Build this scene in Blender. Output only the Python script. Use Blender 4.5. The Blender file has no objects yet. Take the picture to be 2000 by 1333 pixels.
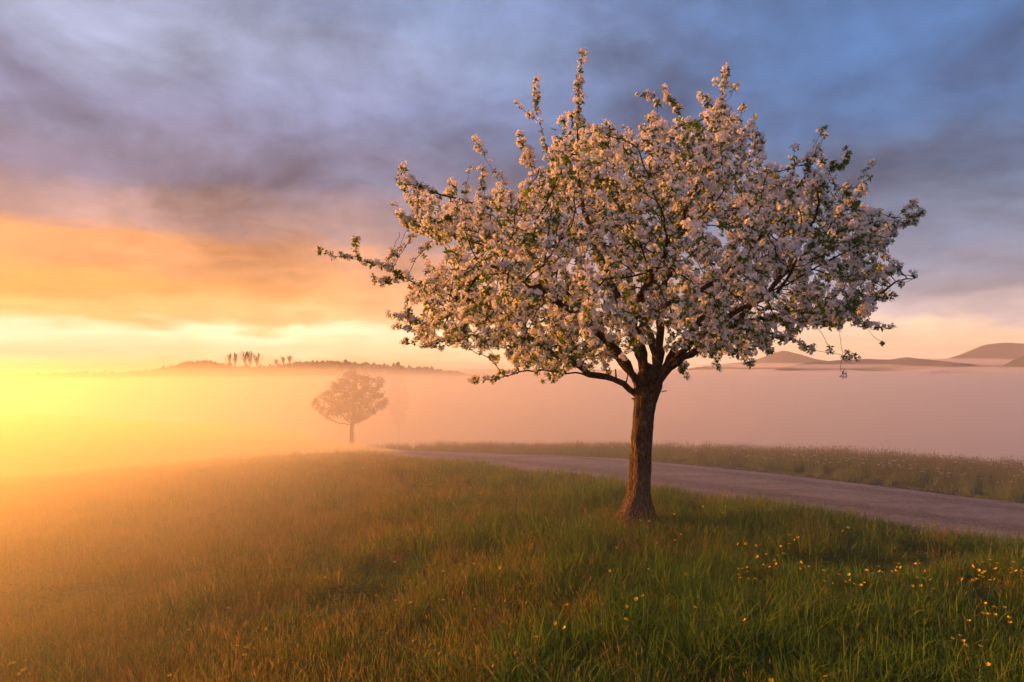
import bpy, math, random
import numpy as np
from mathutils import Vector, Matrix, noise as mnoise

random.seed(7); RNG = np.random.default_rng(7)
scene = bpy.context.scene
COL = scene.collection
R = math.radians

# ---------------------------------------------------------------- camera, sky, sun, exposure
FPX, HORIZON = 1333.33, 718.0            # focal length and horizon line measured on the 2000 px wide photograph
cam_d = bpy.data.cameras.new('camera'); cam = bpy.data.objects.new('camera', cam_d); COL.objects.link(cam)
cam_d.lens = 24.0; cam_d.sensor_width = 36.0; cam_d.clip_start = 0.05; cam_d.clip_end = 6000
cam.location = (0, 0, 0); cam.rotation_euler = (R(90), 0, 0)
cam_d.shift_y = (HORIZON - 666.5) / 2000.0
scene.camera = cam

SUN_AZ, SUN_EL = R(-66), R(11.0)          # azimuth from +Y, clockwise positive
SUN = Vector((math.sin(SUN_AZ)*math.cos(SUN_EL), math.cos(SUN_AZ)*math.cos(SUN_EL), math.sin(SUN_EL)))
sun_d = bpy.data.lights.new('sun', 'SUN'); sun = bpy.data.objects.new('sun', sun_d); COL.objects.link(sun)
sun_d.energy = 3.6; sun_d.angle = R(0.6); sun_d.color = (1.0, 0.335, 0.02)
sun.rotation_euler = (-SUN).to_track_quat('-Z', 'Y').to_euler()

scene.view_settings.view_transform = 'Standard'; scene.view_settings.look = 'None'
scene.view_settings.gamma = 1.0; scene.view_settings.use_curve_mapping = False
scene.view_settings.exposure = 1.5
cy = scene.cycles
cy.max_bounces = 10; cy.diffuse_bounces = 3; cy.glossy_bounces = 1; cy.transmission_bounces = 4
cy.volume_bounces = 5; cy.transparent_max_bounces = 24
cy.use_denoising = True; cy.caustics_reflective = False; cy.caustics_refractive = False
cy.sample_clamp_indirect = 4.0
try: cy.denoiser = 'OPENIMAGEDENOISE'
except Exception: pass

class NT:
    """tiny node-building helper"""
    def __init__(s, tree): s.t = tree; tree.nodes.clear()
    def n(s, typ, ins=None, **props):
        nd = s.t.nodes.new(typ)
        for k, v in props.items(): setattr(nd, k, v)
        for k, v in (ins or {}).items(): s.set(nd, k, v)
        return nd
    def set(s, nd, k, v):
        sock = nd.inputs[k]
        if isinstance(v, bpy.types.NodeSocket): s.t.links.new(v, sock)
        elif isinstance(v, bpy.types.Node): s.t.links.new(v.outputs[0], sock)
        else: sock.default_value = v
    def math(s, op, a, b=0.0, clamp=False):
        nd = s.n('ShaderNodeMath', operation=op, use_clamp=clamp); s.set(nd, 0, a); s.set(nd, 1, b); return nd.outputs[0]
    def mrange(s, v, a, b, c=0.0, d=1.0, smooth=False):
        nd = s.n('ShaderNodeMapRange', {0: v, 1: a, 2: b, 3: c, 4: d})
        if smooth: nd.interpolation_type = 'SMOOTHSTEP'
        return nd.outputs[0]
    def mix(s, f, a, b, mode='MIX'):
        nd = s.n('ShaderNodeMix', data_type='RGBA', blend_type=mode)
        s.set(nd, 0, f); s.set(nd, 6, a); s.set(nd, 7, b); return nd.outputs[2]
    def ramp(s, f, stops, interp='EASE'):
        nd = s.n('ShaderNodeValToRGB'); cr = nd.color_ramp; cr.interpolation = interp
        while len(cr.elements) < len(stops): cr.elements.new(0.5)
        for e, (p, c) in zip(cr.elements, stops): e.position = p; e.color = (*c, 1)
        s.set(nd, 0, f); return nd.outputs[0]
    def noise(s, vec, scale, detail=4, rough=0.5, dist=0.0):
        nd = s.n('ShaderNodeTexNoise', {'Scale': scale, 'Detail': detail, 'Roughness': rough, 'Distortion': dist})
        if vec is not None: s.set(nd, 'Vector', vec)
        return nd.outputs[0]

world = bpy.data.worlds.new('World'); scene.world = world; world.use_nodes = True
w = NT(world.node_tree)
tc = w.n('ShaderNodeTexCoord')
dirv = tc.outputs['Generated']
sep = w.n('ShaderNodeSeparateXYZ', {0: dirv})
X, Y, Z = sep.outputs
hl = w.math('SQRT', w.math('MAXIMUM', w.math('SUBTRACT', 1.0, w.math('MULTIPLY', Z, Z)), 1e-4))
az = w.math('DIVIDE', w.math('ADD', w.math('MULTIPLY', X, math.sin(SUN_AZ)), w.math('MULTIPLY', Y, math.cos(SUN_AZ))), hl)
zz = w.math('ADD', w.math('MAXIMUM', Z, 0.0), 0.10)
cp = w.n('ShaderNodeCombineXYZ', {0: w.math('DIVIDE', X, zz), 1: w.math('DIVIDE', Y, zz), 2: 0.0})
cmap = w.n('ShaderNodeMapping', {0: cp.outputs[0], 2: (0, 0, R(-32)), 3: (0.9, 1.05, 1.0)})
n_big = w.noise(cmap.outputs[0], 0.62, 6, 0.56, 0.35)
n_fine = w.noise(cmap.outputs[0], 1.7, 6, 0.6, 0.5)
dome = w.n('ShaderNodeMapping', {0: dirv, 2: (0, R(28), 0), 3: (1.0, 1.0, 1.45)})
n_dome = w.noise(dome.outputs[0], 5.0, 7, 0.58, 0.35)
# cloud base wobble near the horizon, a flat strip of open sky under the cloud deck
low = w.n('ShaderNodeCombineXYZ', {0: w.math('MULTIPLY', az, 7.0), 1: w.math('MULTIPLY', Z, 26.0), 2: w.math('MULTIPLY', X, 6.0)})
n_low = w.noise(low.outputs[0], 1.3, 5, 0.5, 0.3)
zj = w.math('ADD', Z, w.math('MULTIPLY', w.math('SUBTRACT', n_low, 0.5), 0.062))
zc = w.math('ADD', zj, w.math('MULTIPLY', w.math('SUBTRACT', n_big, 0.5), w.mrange(Z, 0.05, 0.3, 0.0, 0.24)))
zr = w.math('MULTIPLY', zc, 2.0, clamp=True)
sunside = w.ramp(zr, [(0.0, (0.80, 0.50, 0.20)), (0.05, (0.95, 0.74, 0.40)), (0.092, (1.0, 0.84, 0.52)), (0.135, (0.88, 0.45, 0.14)),
                      (0.20, (0.80, 0.33, 0.08)), (0.30, (0.62, 0.26, 0.10)), (0.38, (0.34, 0.21, 0.19)), (0.50, (0.155, 0.145, 0.21)),
                      (0.68, (0.17, 0.185, 0.29)), (0.82, (0.22, 0.25, 0.36)), (1.0, (0.17, 0.215, 0.34))])
farside = w.ramp(zr, [(0.0, (0.66, 0.47, 0.35)), (0.06, (0.72, 0.53, 0.35)), (0.10, (0.68, 0.49, 0.345)), (0.135, (0.44, 0.37, 0.38)),
                      (0.20, (0.21, 0.22, 0.275)), (0.34, (0.125, 0.17, 0.26)), (0.48, (0.070, 0.130, 0.24)), (0.64, (0.047, 0.115, 0.245)),
                      (0.80, (0.044, 0.112, 0.25)), (1.0, (0.05, 0.115, 0.25))])
fs = w.mrange(az, -0.05, 0.90, 0.0, 1.0, True)
cloud = w.mix(fs, farside, sunside)
shade = w.math('ADD', w.mrange(n_big, 0.36, 0.64, 0.74, 1.18), w.math('ADD', w.mrange(n_fine, 0.36, 0.64, -0.15, 0.15), w.mrange(n_dome, 0.36, 0.66, -0.30, 0.34)))
shade = w.math('ADD', 1.0, w.math('MULTIPLY', w.math('SUBTRACT', shade, 1.0), w.mrange(Z, 0.03, 0.22, 0.25, 1.0)))
shade = w.math('MULTIPLY', shade, w.mrange(Z, .45, 1.0, 1.0, .9))
cloud = w.n('ShaderNodeVectorMath', {0: cloud, 'Scale': shade}, operation='SCALE').outputs[0]
sky = w.n('ShaderNodeTexSky', sky_type='NISHITA', sun_disc=False, sun_elevation=SUN_EL, sun_rotation=SUN_AZ, dust_density=2.0)
gap = w.math('MULTIPLY', w.mrange(n_big, 0.60, 0.78, 0.0, 0.12, True), w.mrange(Z, 0.1, 0.3, 0.0, 1.0, True))
clear = w.n('ShaderNodeVectorMath', {0: sky.outputs[0], 'Scale': 0.10}, operation='SCALE').outputs[0]
skycol = w.mix(gap, cloud, clear)
bg = w.n('ShaderNodeBackground', {0: skycol, 1: 0.58})
w.n('ShaderNodeOutputWorld', {0: bg.outputs[0]})

# ---------------------------------------------------------------- helpers
def at(px, py, d):
    """direction measured on the photograph, at d metres in front of the viewpoint"""
    return np.array(((px-1000)/FPX*d, d, (HORIZON-py)/FPX*d))

def new_mat(name):
    m = bpy.data.materials.new(name); m.use_nodes = True
    return m, NT(m.node_tree)

def fast_mesh(name, V, faces):
    """faces: list of (m,k) int arrays"""
    me = bpy.data.meshes.new(name)
    V = np.asarray(V, np.float32)
    faces = [np.asarray(f, np.int32) for f in faces if len(f)]
    me.vertices.add(len(V)); me.vertices.foreach_set('co', V.ravel())
    loops = np.concatenate([f.ravel() for f in faces])
    sizes = np.concatenate([np.full(len(f), f.shape[1], np.int32) for f in faces])
    starts = np.concatenate([[0], np.cumsum(sizes)[:-1]]).astype(np.int32)
    me.loops.add(len(loops)); me.loops.foreach_set('vertex_index', loops)
    me.polygons.add(len(sizes)); me.polygons.foreach_set('loop_start', starts)
    me.update(calc_edges=True); me.validate()
    return me

def smooth(me): me.polygons.foreach_set('use_smooth', np.ones(len(me.polygons), bool)); return me

def link(name, me, mats, parent=None, **props):
    o = bpy.data.objects.new(name, me); COL.objects.link(o)
    if me is not None and not me.materials:
        for m in (mats if isinstance(mats, (list, tuple)) else [mats]): me.materials.append(m)
    if parent is not None: o.parent = parent
    for k, v in props.items(): o[k] = v
    return o

def empty(name, loc, **props):
    o = bpy.data.objects.new(name, None); COL.objects.link(o); o.location = loc; o.empty_display_size = .1
    for k, v in props.items(): o[k] = v
    return o

def vnoise(x, y, s, seed=0.0):
    """cheap smooth value noise, vectorised, about -1..1"""
    x = np.asarray(x, float)/s; y = np.asarray(y, float)/s
    out = np.zeros(np.broadcast(x, y).shape); a = 1.0
    for k in range(3):
        xi, yi = np.floor(x), np.floor(y); fx, fy = x-xi, y-yi
        fx, fy = fx*fx*(3-2*fx), fy*fy*(3-2*fy)
        def h(i, j):
            v = np.sin(i*127.1+j*311.7+seed*74.7+k*19.19)*43758.5453
            return v-np.floor(v)
        v = (h(xi, yi)*(1-fx)+h(xi+1, yi)*fx)*(1-fy)+(h(xi, yi+1)*(1-fx)+h(xi+1, yi+1)*fx)*fy
        out += a*(v*2-1); a *= .5; x = x*2.03; y = y*2.03
    return out/1.75

def sp(t, wd): return 0.5*(t+np.sqrt(t*t+wd*wd))

# ---------------------------------------------------------------- terrain
VALLEY = -24.0
RN = np.array((0.75, 0.66)); RN /= np.linalg.norm(RN); RT = np.array((-RN[1], RN[0]))
Q0, Q1 = 9.15, 12.45                     # the two edges of the road, metres from the viewpoint across it
def height(x, y):
    x = np.asarray(x, float); y = np.asarray(y, float)
    yy = np.maximum(y, 0.5)
    k = .113 + .03*np.clip(x/yy, -.25, 0)
    a = k*y-1.82
    z = -(1.74 + sp(a, .22) - .02)
    u = x + .22*np.maximum(0, y-10)
    z = z - .105*sp(-u-1.0, 3.0)
    q = x*RN[0]+y*RN[1]
    z = z - .26*sp(q-16.4, 1.6)
    z = z - .22*sp(y-56, 14.0)
    z = z - .10*sp(-y-4, 4)
    z = z + .05*vnoise(x, y, 3.1, 1)*np.clip(1-np.abs(q-10.4)/1.2, -1, 0)*-1
    # soft landing on the valley floor
    return VALLEY + sp(z-VALLEY, 6.0) - .35 + 1.2*vnoise(x, y, 90, 3)*np.clip((np.hypot(x, y)-60)/100, 0, 1)

def growing(lo, hi, step, far_lo, far_hi, g=1.22):
    a = list(np.arange(lo, hi+1e-6, step))
    s, v = step, lo
    while v > far_lo: s *= g; v -= s; a.insert(0, v)
    s, v = step, hi
    while v < far_hi: s *= g; v += s; a.append(v)
    return np.array(a)

def grid_faces(nx, ny):
    i, j = np.meshgrid(np.arange(nx-1), np.arange(ny-1), indexing='ij'); b = (i*ny+j).ravel()
    return np.stack([b, b+ny, b+ny+1, b+1], 1)

gx = growing(-22, 22, .3, -1100, 1100); gy = growing(-4, 46, .3, -1000, 1300)
GX, GY = np.meshgrid(gx, gy, indexing='ij')
GZ = height(GX, GY)

# road centre line: straight across the ridge, easing to the left-hand crest where it drops out of sight
rc = []
p = RN*(Q0+Q1)/2 - RT*34; ang = math.atan2(RT[1], RT[0]); s = 0
while s < 110:
    rc.append(p.copy())
    if s > 46: ang -= .0035
    if s > 75: ang += .006
    p = p + np.array((math.cos(ang), math.sin(ang)))*.3; s += .3
rc = np.array(rc)
rt = np.gradient(rc, axis=0); rt /= np.linalg.norm(rt, axis=1)[:, None]
rn = np.stack([rt[:, 1], -rt[:, 0]], 1)
RHALF = (Q1-Q0)/2
def road_dist(x, y):
    """unsigned distance to the road's centre line"""
    x = np.asarray(x, float); y = np.asarray(y, float); out = np.full(x.shape, 1e9)
    xf, yf = x.ravel(), y.ravel(); of = out.ravel()
    for k in range(0, len(rc), 2): of = np.minimum(of, (xf-rc[k, 0])**2+(yf-rc[k, 1])**2)
    return np.sqrt(of).reshape(x.shape)

near = (np.abs(GX) < 60) & (GY > -60) & (GY < 90)
rdist = np.full(GX.shape, 1e3); rdist[near] = road_dist(GX[near], GY[near])
GZ = GZ - .05*np.clip((RHALF+.15-rdist)/.3, 0, 1)      # the road bed is cut a little into the ground

m_ground, g = new_mat('meadow_soil')
gp = g.n('ShaderNodeNewGeometry').outputs['Position']
n1 = g.noise(gp, .9, 5, .6); n2 = g.noise(gp, 14, 4, .65)
c = g.mix(n1, (.040, .043, .013, 1), (.085, .070, .026, 1)); c = g.mix(g.mrange(n2, .35, .7), c, (.050, .060, .016, 1))
bs = g.n('ShaderNodeBsdfPrincipled', {'Base Color': c, 'Roughness': .95, 'Specular IOR Level': .1})
bp = g.n('ShaderNodeBump', {'Strength': .8, 'Distance': .03, 'Height': n2}); g.set(bs, 'Normal', bp.outputs[0])
g.n('ShaderNodeOutputMaterial', {0: bs.outputs[0]})
me = smooth(fast_mesh('meadow_ground', np.stack([GX, GY, GZ], 2).reshape(-1, 3), [grid_faces(len(gx), len(gy))]))
link('meadow_ground', me, m_ground, kind='structure', label='grassy hillside falling away into the fog filled valley')

# road: crowned, worn, pale stony asphalt
m_road, g = new_mat('worn_road')
uvn = g.n('ShaderNodeAttribute', attribute_name='across')
ac = uvn.outputs['Fac']                                            # -1..1 across the road
gp = g.n('ShaderNodeNewGeometry').outputs['Position']
mp = g.n('ShaderNodeMapping', {0: gp, 2: (0, 0, -math.atan2(RT[1], RT[0])), 3: (.25, 1.4, 1.0)}).outputs[0]
st = g.noise(mp, 1.6, 5, .6); sm = g.noise(gp, 55, 3, .7); md = g.noise(gp, 6, 5, .65)
vor = g.n('ShaderNodeTexVoronoi', {'Vector': gp, 'Scale': 42.0}); vd = vor.outputs['Distance']; vcol = vor.outputs['Color']
wheel = g.math('ABSOLUTE', g.math('SUBTRACT', g.math('ABSOLUTE', ac), .46))
wear = g.mrange(g.math('ADD', wheel, g.math('MULTIPLY', g.math('SUBTRACT', md, .5), .22)), .05, .22, 1.0, 0.0, True)
edge = g.mrange(g.math('ADD', g.math('ABSOLUTE', ac), g.math('MULTIPLY', g.math('SUBTRACT', md, .5), .35)), .84, .98, 0, 1, True)
c = g.mix(g.mrange(g.math('ADD', g.math('MULTIPLY', st, .6), g.math('MULTIPLY', md, .4)), .40, .60), (.085, .088, .096, 1), (.21, .215, .23, 1))
c = g.mix(g.math('MULTIPLY', wear, g.mrange(st, .35, .65, .45, 1.0)), c, (.042, .042, .047, 1))
c = g.mix(g.math('MULTIPLY', g.n('ShaderNodeSeparateColor', {0: vcol}).outputs[0], .55), c, (.30, .28, .285, 1))
c = g.mix(g.mrange(sm, .5, .72, 0, .55), c, (.045, .04, .042, 1))
c = g.mix(edge, c, (.10, .082, .055, 1))
bs = g.n('ShaderNodeBsdfPrincipled', {'Base Color': c, 'Roughness': .82, 'Specular IOR Level': .3})
bp = g.n('ShaderNodeBump', {'Strength': .9, 'Distance': .012, 'Height': g.math('ADD', g.math('MULTIPLY', vd, -.8), sm)}); g.set(bs, 'Normal', bp.outputs[0])
g.n('ShaderNodeOutputMaterial', {0: bs.outputs[0]})
us = np.linspace(-1, 1, 15); V = []; ACR = []
for k in range(len(rc)):
    for u in us:
        wob = (abs(u) > .9)*.10*float(vnoise(k*.3, u*9, 1.1, 5))
        x, y = rc[k]+rn[k]*RHALF*u*(1+wob)
        V.append((x, y, float(height(x, y))+.012+.035*(1-u*u)-(.05 if abs(u) > .99 else 0) + .006*float(vnoise(x, y, .8, 9)))); ACR.append(u)
me = smooth(fast_mesh('country_road', V, [grid_faces(len(rc), len(us))]))
me.attributes.new('across', 'FLOAT', 'POINT').data.foreach_set('value', np.array(ACR, np.float32))
link('country_road', me, m_road, kind='structure', label='narrow worn country road running past the blossoming tree')

# loose grit along the road edges
def stones(n):
    V = []; F = []; base = np.array([(1, 0, 0), (-1, 0, 0), (0, 1, 0), (0, -1, 0), (0, 0, 1), (0, 0, -1)], float)
    tri = np.array([(0, 2, 4), (2, 1, 4), (1, 3, 4), (3, 0, 4), (2, 0, 5), (1, 2, 5), (3, 1, 5), (0, 3, 5)])
    for i in range(n):
        k = RNG.integers(55, 250); side = RNG.choice((-1, 1)); off = side*(RHALF-abs(RNG.normal(0, .16))+.08)
        if RNG.random() < .25: off = RNG.uniform(-RHALF, RHALF)
        x, y = rc[k]+rn[k]*off+RNG.uniform(-.15, .15)*rt[k]
        s = RNG.uniform(.006, .02)*np.array((1, RNG.uniform(.6, 1), RNG.uniform(.4, .8)))
        a = RNG.uniform(0, 6.28); rot = np.array(((math.cos(a), -math.sin(a), 0), (math.sin(a), math.cos(a), 0), (0, 0, 1)))
        u = off/RHALF
        z = float(height(x, y))+.012+max(0, .035*(1-u*u))+s[2]*.3
        V.append((base*RNG.uniform(.75, 1.2, (6, 1))*s)@rot.T+(x, y, z)); F.append(tri+6*i)
    return fast_mesh('grit', np.concatenate(V), [np.concatenate(F)])
m_grit, g = new_mat('grit'); gi = g.n('ShaderNodeNewGeometry').outputs['Random Per Island']
bs = g.n('ShaderNodeBsdfPrincipled', {'Base Color': g.mix(gi, (.12, .11, .11, 1), (.36, .33, .31, 1)), 'Roughness': .9}); g.n('ShaderNodeOutputMaterial', {0: bs.outputs[0]})
link('gravel', stones(2600), m_grit, kind='stuff', label='loose grey grit along the road edges')

# ---------------------------------------------------------------- distant hills and mountains
m_hill, g = new_mat('wooded_hill'); gp = g.n('ShaderNodeNewGeometry').outputs['Position']
n1 = g.noise(gp, .05, 5, .6); n2 = g.noise(gp, .5, 4, .6)
bs = g.n('ShaderNodeBsdfPrincipled', {'Base Color': g.mix(n1, (.030, .045, .022, 1), (.07, .075, .035, 1)), 'Roughness': 1.0, 'Specular IOR Level': 0.0})
bp = g.n('ShaderNodeBump', {'Strength': 1.0, 'Distance': 1.5, 'Height': n2}); g.set(bs, 'Normal', bp.outputs[0])
g.n('ShaderNodeOutputMaterial', {0: bs.outputs[0]})

m_mount, g = new_mat('far_mountain'); gp = g.n('ShaderNodeNewGeometry').outputs['Position']
n1 = g.noise(gp, .02, 6, .65)
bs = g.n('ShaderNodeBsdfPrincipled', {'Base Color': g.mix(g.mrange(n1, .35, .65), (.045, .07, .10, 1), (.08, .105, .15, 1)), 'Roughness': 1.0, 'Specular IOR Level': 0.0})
bp = g.n('ShaderNodeBump', {'Strength': 1.0, 'Distance': 6.0, 'Height': n1}); g.set(bs, 'Normal', bp.outputs[0])
g.n('ShaderNodeOutputMaterial', {0: bs.outputs[0]})

def ridge(name, label, crest, d, thick, rough, seed, step=6, mat=None):
    crest = np.array(crest, float)
    pxs = np.arange(crest[0, 0], crest[-1, 0]+.1, step)
    pys = np.interp(pxs, crest[:, 0], crest[:, 1])
    pys = pys+1.3*vnoise(pxs, pxs*0+seed, 26, seed)*(d > 300); ker = np.ones(3)/3; pys = np.convolve(np.pad(pys, 1, 'edge'), ker, 'valid')
    n = len(pxs); m = 17; V = np.zeros((n, m, 3)); ss = np.linspace(-1, 1, m)
    for i in range(n):
        di = d*(1+.06*math.sin(pxs[i]*.011+seed))
        top = at(pxs[i], pys[i], di); out = np.array((top[0], top[1])); out /= np.linalg.norm(out)
        for j, s_ in enumerate(ss):
            h = math.cos(s_*math.pi/2)**1.6
            x, y = top[:2]+out*s_*thick
            z = VALLEY-2+(top[2]-VALLEY+2)*h
            z += rough*float(vnoise(x, y, d*.05, seed))*(.25+abs(s_))*(abs(s_) < .99)
            V[i, j] = (x, y, z)
    link(name, smooth(fast_mesh(name, V.reshape(-1, 3), [grid_faces(n, m)])), mat or m_hill, kind='structure', label=label)
    return V

HILL = ridge('hill', 'wooded hill rising from the fog under the bright sunset sky',
      [(-700, 742), (-400, 734), (-200, 738), (0, 735), (60, 731), (150, 729), (200, 730), (290, 725), (320, 720), (345, 714), (370, 708), (410, 706),
       (430, 711), (470, 719), (520, 717), (570, 710), (610, 707), (660, 708), (700, 710), (760, 714), (840, 722), (940, 736), (1060, 752)], 240, 70, 1.2, 3)
ridge('mountain', 'far pale mountain behind the fog with a broad summit',
      [(1250, 735), (1380, 715), (1470, 705), (1510, 691), (1530, 685), (1560, 691), (1590, 701), (1640, 709), (1700, 712), (1800, 710), (1850, 701),
       (1890, 687), (1925, 673), (1960, 669), (2000, 671), (2080, 660), (2200, 672), (2400, 700), (2600, 722)], 1000, 160, 3, 5, mat=m_mount)
ridge('mountain_ridge', 'long low mountain ridge standing above the fog sea',
      [(1460, 735), (1530, 718), (1590, 707), (1640, 704), (1690, 700), (1740, 703), (1770, 698), (1800, 701), (1860, 707), (1920, 718), (2000, 726), (2100, 735)], 700, 90, 2, 8, mat=m_mount)
ridge('foothill', 'dark rounded foothill poking out of the fog sea',
      [(1780, 740), (1820, 727), (1850, 714), (1880, 709), (1905, 713), (1935, 722), (1960, 714), (1985, 700), (2010, 691), (2080, 684), (2200, 700), (2300, 735)], 560, 60, 1.5, 12, mat=m_mount)

# the woods along the hill's skyline
def wood(V, n, seed):
    rg = np.random.default_rng(seed); vs = []; fs_ = []; c0 = 0
    for i in range(n):
        a = rg.uniform(0, len(V)-1.01); i0 = int(a); j = 8+rg.uniform(-2.5, 1.5); j0 = int(j)
        P0 = V[i0, j0]*(1-(a-i0))+V[i0+1, j0]*(a-i0); P1 = V[i0, j0+1]*(1-(a-i0))+V[i0+1, j0+1]*(a-i0); P = P0*(1-(j-j0))+P1*(j-j0)
        h = rg.uniform(.5, 1.15)*(1.6 if rg.random() < .08 else 1); r = h*rg.uniform(.25, .6); k = 6
        rows = [(0, .7), (.35, 1.0), (.7, .65), (.92, .25)]
        for t, f in rows:
            for q in range(k):
                th = q*6.283/k+t*3; rr_ = r*f*rg.uniform(.7, 1.25)
                vs.append((P[0]+math.cos(th)*rr_, P[1]+math.sin(th)*rr_, P[2]-.25+h*t))
        vs.append((P[0], P[1], P[2]-.25+h))
        for b in range(3):
            for q in range(k): fs_.append((c0+b*k+q, c0+b*k+(q+1) % k, c0+(b+1)*k+(q+1) % k, c0+(b+1)*k+q))
        for q in range(k): fs_.append((c0+18+q, c0+18+(q+1) % k, c0+24, c0+24))
        c0 += 25
    quads = np.array([f for f in fs_ if f[2] != f[3]]); tris = np.array([f[:3] for f in fs_ if f[2] == f[3]])
    return fast_mesh('wood', vs, [quads, tris])
link('hilltop_wood', wood(HILL, 2600, 4), m_hill, kind='stuff', label='dark woodland along the skyline of the hill', category='woodland')

# ---------------------------------------------------------------- materials for plants
def bark_material(name, c0, c1, c2, scale):
    m, g = new_mat(name)
    pos = g.n('ShaderNodeNewGeometry').outputs['Position']
    mp = g.n('ShaderNodeMapping', {0: pos, 3: (1, 1, .32)}).outputs[0]
    n1 = g.noise(mp, scale, 6, .68, .4); n2 = g.noise(pos, scale*.35, 4, .6); n3 = g.noise(pos, scale*3, 3, .6)
    vo = g.n('ShaderNodeTexVoronoi', {'Vector': mp, 'Scale': scale*1.2}, feature='DISTANCE_TO_EDGE').outputs[0]
    c = g.mix(g.mrange(n1, .3, .7), c0, c1); c = g.mix(g.mrange(n2, .52, .7, 0, .75), c, c2)
    c = g.mix(g.mrange(vo, 0, .12, .7, 0), c, (.016, .012, .009, 1))
    bs = g.n('ShaderNodeBsdfPrincipled', {'Base Color': c, 'Roughness': .9, 'Specular IOR Level': .2})
    hgt = g.math('ADD', g.math('MULTIPLY', g.mrange(vo, 0, .2), .8), g.math('ADD', n1, g.math('MULTIPLY', n3, .4)))
    bp = g.n('ShaderNodeBump', {'Strength': 1.0, 'Distance': .018, 'Height': hgt}); g.set(bs, 'Normal', bp.outputs[0])
    g.n('ShaderNodeOutputMaterial', {0: bs.outputs[0]}); return m
m_bark = bark_material('apple_bark', (.080, .048, .032, 1), (.165, .112, .078, 1), (.19, .17, .14, 1), 26)
m_twig = bark_material('twig_bark', (.045, .032, .024, 1), (.085, .062, .048, 1), (.10, .09, .07, 1), 40)

def leafy(name, ca, cb, transl, rough=.6, tint=None, rand='Random Per Island', spec=.25):
    m, g = new_mat(name)
    geo = g.n('ShaderNodeNewGeometry'); r_ = geo.outputs[rand]
    c = g.mix(r_, ca, cb)
    if tint: 
        nz = g.noise(geo.outputs['Position'], tint[0], 3, .6); c = g.mix(g.mrange(nz, .40, .66, 0, tint[2]), c, tint[1])
    bs = g.n('ShaderNodeBsdfPrincipled', {'Base Color': c, 'Roughness': rough, 'Specular IOR Level': spec})
    tr = g.n('ShaderNodeBsdfTranslucent', {0: c})
    mx = g.n('ShaderNodeMixShader', {0: transl, 1: bs.outputs[0], 2: tr.outputs[0]})
    g.n('ShaderNodeOutputMaterial', {0: mx.outputs[0]}); return m
m_petal = leafy('apple_petals', (.89, .88, .86, 1), (.88, .80, .79, 1), .38, .7, spec=.05)
m_leaf = leafy('apple_leaves', (.09, .165, .025, 1), (.19, .275, .05, 1), .45, .5)
m_hazeleaf = leafy('distant_leaves', (.07, .065, .035, 1), (.11, .09, .05, 1), .12, .8, spec=0)

# ---------------------------------------------------------------- branch machinery
def in_poly(px, py, poly):
    poly = np.array(poly, float); inside = np.zeros(px.shape, bool); j = len(poly)-1
    for i in range(len(poly)):
        xi, yi = poly[i]; xj, yj = poly[j]
        cnd = ((yi > py) != (yj > py)) & (px < (xj-xi)*(py-yi)/(yj-yi+1e-12)+xi)
        inside ^= cnd; j = i
    return inside

def resample(pts, step):
    pts = np.array(pts, float)
    # Catmull-Rom
    P = np.vstack([2*pts[0]-pts[1], pts, 2*pts[-1]-pts[-2]]); out = []
    for i in range(1, len(P)-2):
        L = np.linalg.norm(P[i+1]-P[i]); n = max(1, int(round(L/step)))
        for k in range(n):
            t = k/n
            out.append(.5*(2*P[i]+(P[i+1]-P[i-1])*t+(2*P[i-1]-5*P[i]+4*P[i+1]-P[i+2])*t*t+(3*P[i]-P[i-1]-3*P[i+1]+P[i+2])*t**3))
    out.append(pts[-1]); return np.array(out)

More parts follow.
